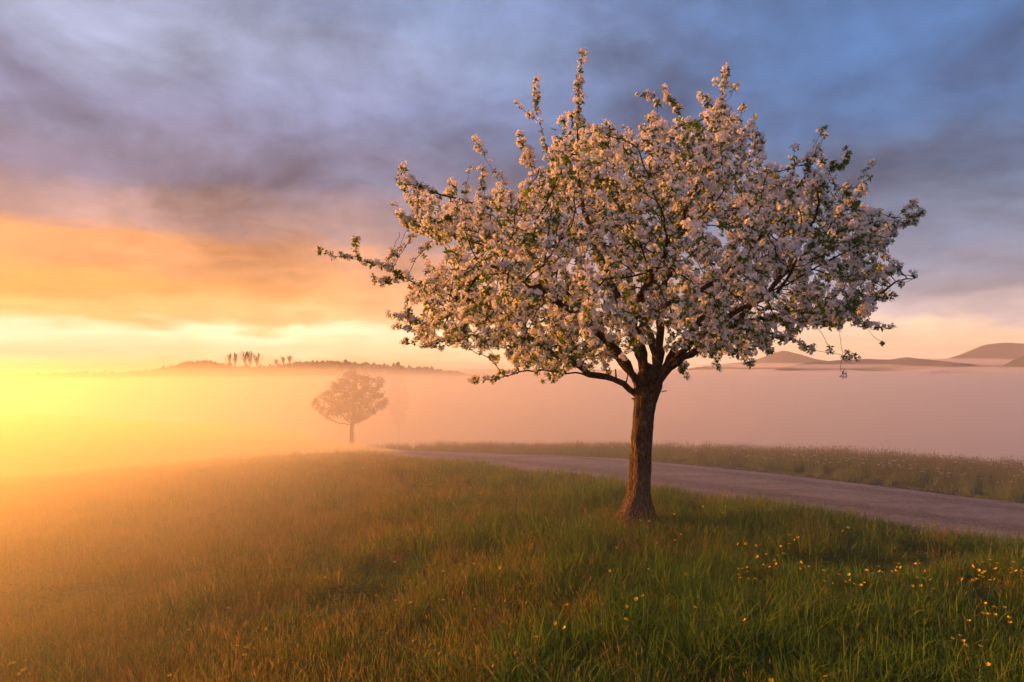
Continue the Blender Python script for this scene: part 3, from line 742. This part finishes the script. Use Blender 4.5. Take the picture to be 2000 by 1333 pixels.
# ---------------------------------------------------------------- grass
def grass_material(name, g0, g1, straw, strawamt, transl=.45):
    m, g = new_mat(name)
    geo = g.n('ShaderNodeNewGeometry'); oi = g.n('ShaderNodeObjectInfo'); ti = g.n('ShaderNodeAttribute', attribute_name='tint').outputs['Fac']
    c = g.mix(oi.outputs['Random'], g0, g1)
    nz = g.noise(geo.outputs['Position'], .55, 3, .6)
    c = g.mix(g.mrange(nz, .35, .65, 0, .5), c, g1)
    c = g.mix(g.mrange(ti, 1-strawamt, 1-strawamt+.05), c, straw)
    c = g.n('ShaderNodeVectorMath', {0: c, 'Scale': g.mrange(g.math('FRACT', g.math('MULTIPLY', ti, 7.3)), 0, 1, .55, 1.35)}, operation='SCALE').outputs[0]
    bs = g.n('ShaderNodeBsdfPrincipled', {'Base Color': c, 'Roughness': .55, 'Specular IOR Level': .22})
    tr = g.n('ShaderNodeBsdfTranslucent', {0: c}); mx = g.n('ShaderNodeMixShader', {0: transl, 1: bs.outputs[0], 2: tr.outputs[0]})
    g.n('ShaderNodeOutputMaterial', {0: mx.outputs[0]}); return m
m_grass = grass_material('meadow_grass', (.080, .215, .022, 1), (.155, .25, .032, 1), (.30, .28, .08, 1), .08)
m_tall = grass_material('tall_grass', (.12, .215, .055, 1), (.18, .255, .085, 1), (.38, .34, .20, 1), .24)
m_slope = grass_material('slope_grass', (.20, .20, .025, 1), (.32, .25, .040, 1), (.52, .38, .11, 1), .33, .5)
m_herb = leafy('herb_leaves', (.05, .115, .018, 1), (.11, .165, .035, 1), .35)
m_sorrel = leafy('sorrel_seed', (.24, .075, .03, 1), (.20, .10, .05, 1), .3)

def tuft(rg, n, rad, hmin, hmax, width, bend, heads=0.0, herbs=0):
    th = rg.uniform(0, 6.283, n); rr_ = rad*np.sqrt(rg.random(n)); bx, by = np.cos(th)*rr_, np.sin(th)*rr_
    h = rg.uniform(hmin, hmax, n)*(1-.35*(rr_/rad)**2); a = th+rg.normal(0, 1.1, n); bd = h*np.abs(rg.normal(bend, bend*.7, n))
    w_ = width*rg.uniform(.6, 1.3, n); fa = rg.uniform(0, 6.283, n); wx, wy = np.cos(fa), np.sin(fa)
    V = np.zeros((n, 7, 3)); ts = (0, .38, .72, 1.0); wf = (1.0, .92, .6)
    for k, t in enumerate(ts):
        cx = bx+np.cos(a)*bd*t*t; cyy = by+np.sin(a)*bd*t*t; cz = h*t-.35*bd*t**3-.02*(t == 0)
        if k < 3:
            V[:, k*2] = np.stack([cx-wx*w_*wf[k]/2, cyy-wy*w_*wf[k]/2, cz], 1); V[:, k*2+1] = np.stack([cx+wx*w_*wf[k]/2, cyy+wy*w_*wf[k]/2, cz], 1)
        else: V[:, 6] = np.stack([cx, cyy, cz], 1)
    b = np.arange(n)[:, None]*7
    Q = np.concatenate([b+np.array((0, 1, 3, 2)), b+np.array((2, 3, 5, 4))]); T = b+np.array((4, 5, 6))
    tint = np.repeat(rg.random(n), 7); V = V.reshape(-1, 3); faces_q = [Q]; faces_t = [T]
    mat_q = [np.zeros(len(Q))]; mat_t = [np.zeros(len(T))]
    nh = int(n*heads)
    if nh:     # spindle-shaped seed heads on the tallest stalks
        idx = np.argsort(-h)[:nh]; tip = V.reshape(n, 7, 3)[idx, 6]; L = rg.uniform(.02, .055, nh); Wd = L*rg.uniform(.05, .10, nh)
        lean = np.stack([np.cos(a[idx])*.25, np.sin(a[idx])*.25, np.ones(nh)], 1)
        HV = []
        for s2 in range(2):
            sd_ = np.stack([np.cos(fa[idx]+s2*1.57), np.sin(fa[idx]+s2*1.57), np.zeros(nh)], 1)
            HV.append(np.stack([tip-lean*.01, tip+lean*(L*.4)[:, None]+sd_*Wd[:, None], tip+lean*L[:, None], tip+lean*(L*.4)[:, None]-sd_*Wd[:, None]], 1))
        HV = np.concatenate(HV).reshape(-1, 3); faces_q.append(len(V)+np.arange(len(HV)).reshape(-1, 4)); mat_q.append(np.zeros(nh*2))
        V = np.concatenate([V, HV]); tint = np.r_[tint, np.ones(len(HV))]
    if herbs:  # broad low leaves: clover, plantain, dandelion
        HV = []
        for k in range(herbs):
            c = np.array((rg.normal(0, rad*.5), rg.normal(0, rad*.5), rg.uniform(.02, .10))); aa = rg.uniform(0, 6.28)
            v, _ = leaf(rg, c, np.array((math.cos(aa), math.sin(aa), rg.uniform(-.1, .9))), np.array((0, 0, 1.)), rg.uniform(.03, .09)); HV.append(np.array(v))
        HV = np.concatenate(HV); o_ = len(V)+np.arange(herbs)[:, None]*5
        faces_q.append(np.concatenate([o_+np.array((0, 1, 2, 3)), o_+np.array((1, 4, 3, 2))])); mat_q.append(np.ones(herbs*2)); V = np.concatenate([V, HV]); tint = np.r_[tint, np.zeros(len(HV))]
    Q = np.concatenate(faces_q); T = np.concatenate(faces_t)
    me = fast_mesh('tuft', V, [Q, T]); me.attributes.new('tint', 'FLOAT', 'POINT').data.foreach_set('value', tint.astype(np.float32))
    me.polygons.foreach_set('material_index', np.r_[np.concatenate(mat_q), np.concatenate(mat_t)].astype(np.int32))
    return me

def recolour(me, a, b):
    k = np.zeros(len(me.polygons), np.int32); me.polygons.foreach_get('material_index', k); k[k == a] = b; me.polygons.foreach_set('material_index', k); return me

def scatter(name, label, variants, mats, pts, scl, pick, seed):
    """one grass object: geometry nodes plant the tufts on its points"""
    rg = np.random.default_rng(seed); n = len(pts)
    me = bpy.data.meshes.new(name); me.vertices.add(n); me.vertices.foreach_set('co', np.asarray(pts, np.float32).ravel())
    me.attributes.new('scl', 'FLOAT', 'POINT').data.foreach_set('value', np.asarray(scl, np.float32))
    me.attributes.new('spin', 'FLOAT_VECTOR', 'POINT').data.foreach_set('vector', np.stack([rg.normal(0, .06, n), rg.normal(0, .06, n), rg.uniform(0, 6.283, n)], 1).astype(np.float32).ravel())
    me.attributes.new('pick', 'INT', 'POINT').data.foreach_set('value', np.asarray(pick, np.int32))
    for m in mats: me.materials.append(m)
    o = bpy.data.objects.new(name, me); COL.objects.link(o); o['kind'] = 'stuff'; o['label'] = label; o['category'] = 'grass'
    ng = bpy.data.node_groups.new(name, 'GeometryNodeTree')
    ng.interface.new_socket('Geometry', in_out='INPUT', socket_type='NodeSocketGeometry'); ng.interface.new_socket('Geometry', in_out='OUTPUT', socket_type='NodeSocketGeometry')
    gi = ng.nodes.new('NodeGroupInput'); go = ng.nodes.new('NodeGroupOutput'); J = ng.nodes.new('GeometryNodeGeometryToInstance')
    for me_v in reversed(variants):
        for m in mats:
            if len(me_v.materials) < len(mats): me_v.materials.append(m)
        src = bpy.data.objects.new(name+'_tuft', me_v)          # never linked to the scene, only read by the nodes
        oi = ng.nodes.new('GeometryNodeObjectInfo'); oi.inputs['Object'].default_value = src; oi.inputs['As Instance'].default_value = False
        ng.links.new(oi.outputs['Geometry'], J.inputs[0])
    I = ng.nodes.new('GeometryNodeInstanceOnPoints'); I.inputs['Pick Instance'].default_value = True
    def attr(nm, typ):
        a = ng.nodes.new('GeometryNodeInputNamedAttribute'); a.data_type = typ; a.inputs[0].default_value = nm; return a.outputs[0]
    e2r = ng.nodes.new('FunctionNodeEulerToRotation'); ng.links.new(attr('spin', 'FLOAT_VECTOR'), e2r.inputs[0])
    ng.links.new(gi.outputs[0], I.inputs['Points']); ng.links.new(J.outputs[0], I.inputs['Instance'])
    ng.links.new(attr('pick', 'INT'), I.inputs['Instance Index']); ng.links.new(e2r.outputs[0], I.inputs['Rotation']); ng.links.new(attr('scl', 'FLOAT'), I.inputs['Scale'])
    ng.links.new(I.outputs[0], go.inputs[0])
    md = o.modifiers.new('plant', 'NODES'); md.node_group = ng
    return o

rgg = np.random.default_rng(77)
lush = [tuft(rgg, 80, .24, .08, .37, .0070, .45, .01, 4) for _ in range(5)]
fine = [tuft(rgg, 95, .24, .08, .34, .0042, .30, .08, 2) for _ in range(5)]
shrt = [tuft(rgg, 110, .22, .04, .13, .0052, .55, .0, 9) for _ in range(3)]
short_field = [m_.copy() for m_ in shrt]
tall = [tuft(rgg, 90, .20, .16, .46, .0055, .22, .30, 2) for _ in range(5)]
def sample(n, ylo, yhi, margin=1.6):
    y = np.sqrt(rgg.uniform(ylo**2, yhi**2, n)); x = rgg.uniform(-1, 1, n)*(.76*y+margin); return x, y
def plant(x, y, sink=.0): return np.stack([x, y, height(x, y)-sink], 1)

bx_, by_ = at(1640, 1085, 6.6)[:2]       # trodden patch beside the tree
# near meadow on this side of the road
x, y = [], []
for (lo_y, hi_y, dens) in [(2.2, 6.5, 72), (6.5, 11, 50), (11, 18, 28), (18, 27, 14), (27, 46, 6)]:
    area = .76*(hi_y**2-lo_y**2)+3.2*(hi_y-lo_y); xx, yv = sample(int(area*dens), lo_y, hi_y); x.append(xx); y.append(yv)
x = np.concatenate(x); y = np.concatenate(y); q = x*RN[0]+y*RN[1]; rd = road_dist(x, y)
near_side = (q < (Q0+Q1)/2) | (rd > 20)
ok = (rd > RHALF-.06+.26*vnoise(x, y, .7, 2)) & near_side
ok &= np.hypot(x-base[0], y-base[1]) > .16
patch = np.hypot((x-bx_)/.55, (y-by_)/.38); ok &= (patch > 1) | (rgg.random(len(x)) < .5)
x, y, patch = x[ok], y[ok], patch[ok]
n = len(x); tuss = vnoise(x, y, 1.3, 8); right = np.clip((x+1.2+.1*y)/3.0, 0, 1)
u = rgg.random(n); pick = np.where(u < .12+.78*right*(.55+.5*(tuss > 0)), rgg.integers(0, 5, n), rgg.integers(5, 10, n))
pick = np.where((patch < 1.25) | ((tuss < -.30) & (rgg.random(n) < .65)), rgg.integers(10, 13, n), pick)
scl = rgg.uniform(.65, 1.15, n)*(1+.30*np.clip(tuss, -.5, 1))*np.where(y > 18, 1.25, 1)
nearroad = np.clip((road_dist(x, y)-RHALF)/.8, 0, 1); scl *= .8+.2*nearroad
scl *= np.where(y < 14, 1, .8); scl *= np.where((pick >= 5) & (pick < 10), .82, 1.0)
print('meadow tufts', n)
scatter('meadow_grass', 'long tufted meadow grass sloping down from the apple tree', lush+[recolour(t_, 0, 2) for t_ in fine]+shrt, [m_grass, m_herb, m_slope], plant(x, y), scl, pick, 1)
# the strip of tall seeding grass beyond the road
x, y = [], []
for (lo_y, hi_y, dens) in [(4, 14, 40), (14, 24, 26), (24, 40, 8)]:
    area = .9*(hi_y**2-lo_y**2); n = int(area*dens); yv = np.sqrt(rgg.uniform(lo_y**2, hi_y**2, n)); x.append(rgg.uniform(-.45, 1.3, n)*yv); y.append(yv)
x = np.concatenate(x); y = np.concatenate(y); q = x*RN[0]+y*RN[1]; rd = road_dist(x, y)
ok = (q > (Q0+Q1)/2) & (rd > RHALF-.02+.24*vnoise(x, y, .8, 2)) & (rd < 13) & (y > 3.5); x, y, rd = x[ok], y[ok], rd[ok]
n = len(x); verge = np.clip((rd-RHALF)/1.3, 0, 1)
pick = np.where(rgg.random(n) < verge**.7, rgg.integers(0, 5, n), rgg.integers(5, 8, n)); scl = rgg.uniform(.6, 1.0, n)*(.55+.42*verge)*(1+.2*vnoise(x, y, 1.1, 4))
print('field tufts', n)
scatter('field_grass', 'tall seeding grass in the field beyond the road', tall+short_field, [m_tall, m_herb], plant(x, y), scl, pick, 2)

# ---------------------------------------------------------------- flowers
m_yellow = leafy('buttercup_petals', (.80, .47, .012, 1), (.86, .60, .02, 1), .25, .35, spec=.4)
m_stem = leafy('flower_stem', (.075, .10, .025, 1), (.11, .125, .035, 1), .3)
m_white = leafy('umbel_petals', (.55, .54, .46, 1), (.68, .66, .58, 1), .3)
m_bud = leafy('closed_head', (.30, .20, .05, 1), (.42, .30, .07, 1), .3)
def cup_mesh(rg, size):
    V, F = [], []
    for k in range(5):
        a = k*1.2566; ca, sa = math.cos(a), math.sin(a); i = len(V)
        def pt(l, w_, h): return (ca*l-sa*w_, sa*l+ca*w_, h)
        V += [pt(.05*size, 0, 0), pt(.6*size, .42*size, .30*size), pt(.66*size, 0, .22*size), pt(.6*size, -.42*size, .30*size), pt(size, .25*size, .55*size), pt(size, -.25*size, .55*size)]
        F += [(i, i+3, i+2, i+1), (i+1, i+2, i+5, i+4), (i+2, i+3, i+5, i+5)]
    c0 = len(V)    # dome of stamens
    for k in range(6): V.append((math.cos(k*1.047)*.25*size, math.sin(k*1.047)*.25*size, .15*size))
    V.append((0, 0, .32*size))
    q = [f for f in F if f[2] != f[3]]; t = [f[:3] for f in F if f[2] == f[3]]+[(c0+k, c0+(k+1) % 6, c0+6) for k in range(6)]
    return fast_mesh('flower_head', V, [np.array(q), np.array(t)])
def on_surface(px, py, lift):
    """where the sight line of a flower head meets the surface `lift` metres above the meadow"""
    a = at(px, py, 1.0); t = 2.0
    while t < 60:
        p = a*t
        if p[2] < float(height(p[0], p[1]))+lift: return p
        t += .02
    return a*t
BC = [(433,25),(541,25),(530,55),(605,45),(292,63),(322,160),(296,190),(210,202),(126,92),(170,97),(605,207),(641,208),(690,215),(857,165),(880,188),(895,175),(856,208),(812,219),(825,255),(797,264),(743,258),(698,270),(781,289),(790,305),(757,320),(727,310),(910,298),(920,304),(909,331),(929,318),(950,318),(605,330),(625,328),(648,322),(650,342),(613,372),(608,358),(652,377),(688,378),(1023,338),(1026,390),(1097,357),(1146,357),(1130,392),(1148,385),(1066,400),(1171,403),(1203,410),(1219,397),(1230,337),(1289,317),(1295,343),(1307,345),(1354,341),(1385,303),(1383,322),(1376,340),(1400,323),(1469,305),(1492,303),(1515,340),(1480,372),(1512,377),(1495,411),(1456,409),(1543,383),(1114,143),(1141,128),(1465,118),(1505,122),(1562,115),(1749,317),(1800,296),(1838,286),(1873,302),(1863,329),(1780,335),(1795,350),(1806,343),(1785,362),(1770,380),(1750,385),(1700,380),(1685,375),(1740,390),(1803,370),(1833,384),(1857,379),(1938,325),(1948,297),(1962,340),(1938,349),(1990,338),(1997,365),(1813,497),(1855,515),(1906,517),(1800,546),(1821,547),(1860,552),(1928,568),(1932,592),(1731,583),(1650,668),(1688,655),(1705,680),(1714,702),(1788,707),(1826,796),(1030,855),(765,873),(55,577),(62,513),(107,475),(137,461),(345,355),(395,518),(637,579),(1260,352),(1555,425),(166,330),(10,225)]
FL = [(1200+a/2.5, 980+b/2.5) for a, b in BC]
FL2 = [(a/2.222, 900+b/2.222) for a, b in [(1190,712),(1158,728),(1065,812),(1030,805),(1105,815),(1410,508),(1713,440),(1716,607),(1780,617),(735,935),(95,910),(85,925),(110,908),(125,925),(45,880),(60,878),(110,868),(990,640),(820,735),(1060,845),(1925,605)]]
FL2 += [(800+a/4, 1100+b/4) for a, b in [(1145,475),(1213,507),(988,580),(1690,440),(1697,343),(1820,260),(1770,280),(1230,330),(950,165),(262,66),(705,40),(1565,60),(500,8)]]
rgf = np.random.default_rng(3)
heads = [cup_mesh(rgf, s_) for s_ in (.0115, .0135, .0155)]
for h_ in heads: h_.materials.append(m_yellow)
def stem_mesh(name, L, lean, r0, mat):
    pts = [(0, 0, 0), (lean[0]*.2, lean[1]*.2, L*.4), (lean[0]*.6, lean[1]*.6, L*.75), (lean[0], lean[1], L)]
    me = fast_mesh(name, *tubes([(np.array(pts), np.array((r0, r0, r0*.9, r0*.8)))])); me.materials.append(mat); return me
bstems = [stem_mesh('stem', .30, (rgf.normal(0, .03), rgf.normal(0, .03)), .0016, m_stem) for _ in range(6)]
blean = [tuple(np.array(m_.vertices[-1].co)[:2]) for m_ in bstems]
def place_flower(name, label, cat, group, px, py, lift, head_mesh, stems_, leans, tilt):
    p = on_surface(px, py, lift); k = rgf.integers(len(stems_)); gz = float(height(p[0], p[1])); L = p[2]-gz
    root = empty(name, (p[0]-leans[k][0], p[1]-leans[k][1], gz-.02), label=label, category=cat, group=group)
    s = link('stem', stems_[k], [], root); s.scale = (1, 1, (L+.02)/.30)
    h_ = link('flower_head', head_mesh, [], root); h_.location = (leans[k][0], leans[k][1], L+.018); h_.rotation_euler = (rgf.normal(0, tilt), rgf.normal(0, tilt), rgf.uniform(0, 6.28))
for px, py in FL: place_flower('buttercup', 'small bright yellow buttercup on a thin stem in the green grass below the road', 'flower', 'buttercups in the green grass by the road', px, py, rgf.uniform(.24, .34), heads[rgf.integers(3)], bstems, blean, .5)
for px, py in FL2: place_flower('buttercup', 'small yellow buttercup among the sunlit golden grass of the slope', 'flower', 'buttercups on the sunlit slope', px, py, rgf.uniform(.22, .30), heads[rgf.integers(3)], bstems, blean, .5)
# closed dandelion heads on pale stalks
V, F = [], []
for i, (rr_, z_) in enumerate([(.004, -.004), (.011, .002), (.0135, .010), (.012, .018), (.006, .024)]):
    for k in range(8): V.append((math.cos(k*.785)*rr_*(1+.15*(k % 2)), math.sin(k*.785)*rr_*(1+.15*(k % 2)), z_))
V.append((0, 0, .026)); q = [(i*8+k, i*8+(k+1) % 8, i*8+8+(k+1) % 8, i*8+8+k) for i in range(4) for k in range(8)]; t = [(32+k, 32+(k+1) % 8, 40) for k in range(8)]
budhead = fast_mesh('flower_head', V, [np.array(q), np.array(t)]); budhead.materials.append(m_bud)
m_pale = leafy('pale_stalk', (.20, .17, .09, 1), (.25, .20, .12, 1), .3)
dstems = [stem_mesh('stem', .30, (rgf.normal(0, .02), rgf.normal(0, .02)), .0026, m_pale) for _ in range(4)]; dlean = [tuple(np.array(m_.vertices[-1].co)[:2]) for m_ in dstems]
for a, b in [(424,245),(515,375),(800,490),(835,718),(660,820),(240,725),(40,625),(170,655),(920,320),(235,295),(755,310)]:
    place_flower('dandelion', 'closed brownish dandelion head on a pale stalk in the slope grass', 'flower', 'closed dandelions in the slope grass', 800+a/4, 1100+b/4, rgf.uniform(.20, .27), budhead, dstems, dlean, .2)
# white umbels and daisies speckling the tall grass: far too many to pick apart
def umbels(n):
    V, F, SV, SF = [], [], [], []; rg = np.random.default_rng(15); cnt = 0; st_paths = []
    while cnt < n:
        yv = rg.uniform(7.5, 20); xv = rg.uniform(-.05, .85)*yv; rdv = float(road_dist(np.array([xv]), np.array([yv]))[0]); qv = xv*RN[0]+yv*RN[1]
        if qv < 10.4 or rdv < RHALF+.35 or rdv > 6.0 or (vnoise(xv, yv, 2.0, 6) < -.1 and rg.random() < .7): continue
        cnt += 1; hgt_ = rg.uniform(.20, .34); gz = float(height(xv, yv)); R_ = rg.uniform(.012, .03)
        st_paths.append((np.array([(xv, yv, gz), (xv+.01, yv, gz+hgt_*.6), (xv+.015, yv, gz+hgt_)]), np.array((.0018, .0016, .0012))))
        for k in range(7):
            a = k*2.4; rr_ = R_*math.sqrt(k/7); c = np.array((xv+.015+math.cos(a)*rr_, yv+math.sin(a)*rr_, gz+hgt_+rg.uniform(0, .006))); s_ = R_*.45; i = len(V)
            V += [c+(s_, 0, -.002), c+(0, s_, -.002), c+(-s_, 0, -.002), c+(0, -s_, -.002), c+(0, 0, .004)]; F += [(i, i+1, i+4), (i+1, i+2, i+4), (i+2, i+3, i+4), (i+3, i, i+4)]
    sv, sf = tubes(st_paths); o_ = len(V); me = fast_mesh('white_field_flowers', np.concatenate([np.array(V), sv]), [np.array(F)]+[f_+o_ for f_ in sf])
    me.materials.append(m_white); me.materials.append(m_stem); me.polygons.foreach_set('material_index', np.r_[np.zeros(len(F)), np.ones(len(me.polygons)-len(F))].astype(np.int32)); return me
link('white_field_flowers', umbels(520), [], kind='stuff', label='tiny white flowers speckling the tall grass beyond the road', category='flowers')

# ---------------------------------------------------------------- air: thin haze everywhere, and the mist lying on the meadow and in the valley
def volume_mat(name, dens, col, g_):
    m, g = new_mat(name); v = g.n('ShaderNodeVolumePrincipled', {'Color': col, 'Density': dens, 'Anisotropy': g_}); g.n('ShaderNodeOutputMaterial', {1: v.outputs[0]}); return m
m_haze = volume_mat('haze_air', .00055, (.97, .98, 1.0, 1), .15)
m_mist = volume_mat('mist_air', .030, (.996, .978, .955, 1), .74)
hx0, hx1, hy0, hy1, hz0, hz1 = -1500, 1700, -900, 1600, VALLEY-6, 44
V = [(x, y, z) for x in (hx0, hx1) for y in (hy0, hy1) for z in (hz0, hz1)]
F = np.array([(0, 1, 3, 2), (4, 6, 7, 5), (0, 4, 5, 1), (2, 3, 7, 6), (0, 2, 6, 4), (1, 5, 7, 3)])
link('haze', fast_mesh('haze', V, [F]), m_haze, kind='stuff', label='thin pale morning haze filling the air')
mx_ = growing(-40, 40, 4, -1050, 1150, 1.05); my_ = growing(-20, 60, 4, -600, 1250, 1.05)
MX, MY = np.meshgrid(mx_, my_, indexing='ij'); rr_ = np.hypot(MX, MY)
side = 1/(1+np.exp(-(MX/np.maximum(rr_, 1)-.12)*7))           # 0 on the sunward slope, 1 over the valley
drop = side*(1.3*(1-np.exp(-rr_/28))+3.2*(1-np.exp(-rr_/260)))+(1-side)*(.6*(1-np.exp(-rr_/45))+6.2*(1-np.exp(-rr_/300)))
MT = .55+.45*(1-side)-2.7*np.exp(-(rr_/11)**2)-drop+vnoise(MX, MY, 70, 2)*np.clip(rr_/160, 0, 1)*1.2+vnoise(MX, MY, 150, 5)*np.clip((rr_-150)/300, 0, 1)*2.2*side+9*np.clip(vnoise(MX, MY, 75, 8)-.12, 0, 1)*np.clip((rr_-170)/200, 0, 1)*side+vnoise(MX, MY, 24, 4)*np.clip(rr_/60, 0, 1)*.25
nx, ny = MX.shape; top = np.stack([MX, MY, MT], 2).reshape(-1, 3); bot = np.stack([MX, MY, np.full(MX.shape, VALLEY-4.0)], 2).reshape(-1, 3)
gf = grid_faces(nx, ny); N = nx*ny; id_ = np.arange(N).reshape(nx, ny)
def skirt(e): return np.stack([e[:-1], e[1:], e[1:]+N, e[:-1]+N], 1)
Fm = np.concatenate([gf, gf[:, ::-1]+N, skirt(id_[0, :])[:, ::-1], skirt(id_[-1, :]), skirt(id_[:, 0]), skirt(id_[:, -1])[:, ::-1]])
link('mist', smooth(fast_mesh('mist', np.concatenate([top, bot]), [Fm])), m_mist, kind='stuff', label='dense low mist lying over the meadow and filling the valley')

# a thicker bank of fog creeping up the sunward slope
m_bank = volume_mat('fog_bank_air', .10, (.998, .95, .66, 1), .50)
kx = growing(-60, 4, 1.5, -420, 6, 1.15); ky = growing(-10, 70, 1.5, -120, 420, 1.15)
KX, KY = np.meshgrid(kx, ky, indexing='ij'); KH = height(KX, KY)
ku = KX+.22*np.maximum(0, KY-10); t_ = .40*sp(-ku-1.6, 1.6)
th_ = 2.7*(1-np.exp(-t_/2.7))*(1+.30*vnoise(KX, KY, 9, 6))-.16-.4*np.clip(ku/3, 0, 1)
KT = np.maximum(KH+th_, -99); KT = np.maximum(KT, VALLEY-3)
nx, ny = KX.shape; N = nx*ny; id_ = np.arange(N).reshape(nx, ny); gf = grid_faces(nx, ny)
Fm = np.concatenate([gf, gf[:, ::-1]+N, skirt(id_[0, :])[:, ::-1], skirt(id_[-1, :]), skirt(id_[:, 0]), skirt(id_[:, -1])[:, ::-1]])
link('fog_bank', smooth(fast_mesh('fog_bank', np.concatenate([np.stack([KX, KY, KT], 2).reshape(-1, 3), np.stack([KX, KY, np.full(KX.shape, VALLEY-3.5)], 2).reshape(-1, 3)]), [Fm])), m_bank, kind='stuff', label='thick glowing fog bank creeping up the sunward slope of the meadow')

# shreds of fog spilling between the mountain ridges
m_shred = volume_mat('fog_shred_air', .016, (.995, .985, .975, 1), .6)
for px, py, d, sx, sy, sz, sd in [(1870, 706, 800, 75, 60, 3.6, 1), (1985, 709, 720, 60, 40, 3.0, 2), (1640, 716, 620, 70, 40, 2.2, 3), (1500, 714, 800, 80, 50, 3.0, 4), (1900, 722, 480, 70, 40, 2.2, 5)]:
    c = at(px, py, d); V = []; nu, nv = 28, 12
    for i in range(nu):
        for j in range(nv):
            a = i*2*math.pi/nu; b = (j+.5)/nv*math.pi-math.pi/2
            k = 1+.45*mnoise.noise((math.cos(a)*1.6+sd*7, math.sin(a)*1.6, b)); kz = 1+.6*mnoise.noise((math.cos(a)*2.5, math.sin(a)*2.5+sd*5, b*2))
            V.append((c[0]+math.cos(a)*math.cos(b)*sx*k, c[1]+math.sin(a)*math.cos(b)*sy*k, c[2]+math.sin(b)*sz*kz))
    o_ = len(V); V += [(c[0], c[1], c[2]-sz), (c[0], c[1], c[2]+sz)]
    Q = np.array([(i*nv+j, ((i+1) % nu)*nv+j, ((i+1) % nu)*nv+j+1, i*nv+j+1) for i in range(nu) for j in range(nv-1)])
    T = np.array([(o_, ((i+1) % nu)*nv, i*nv) for i in range(nu)]+[(o_+1, i*nv+nv-1, ((i+1) % nu)*nv+nv-1) for i in range(nu)])
    link('fog_shred', smooth(fast_mesh('fog_shred', V, [Q, T])), m_shred, kind='stuff', label='pale shred of fog lying between the far mountain ridges')
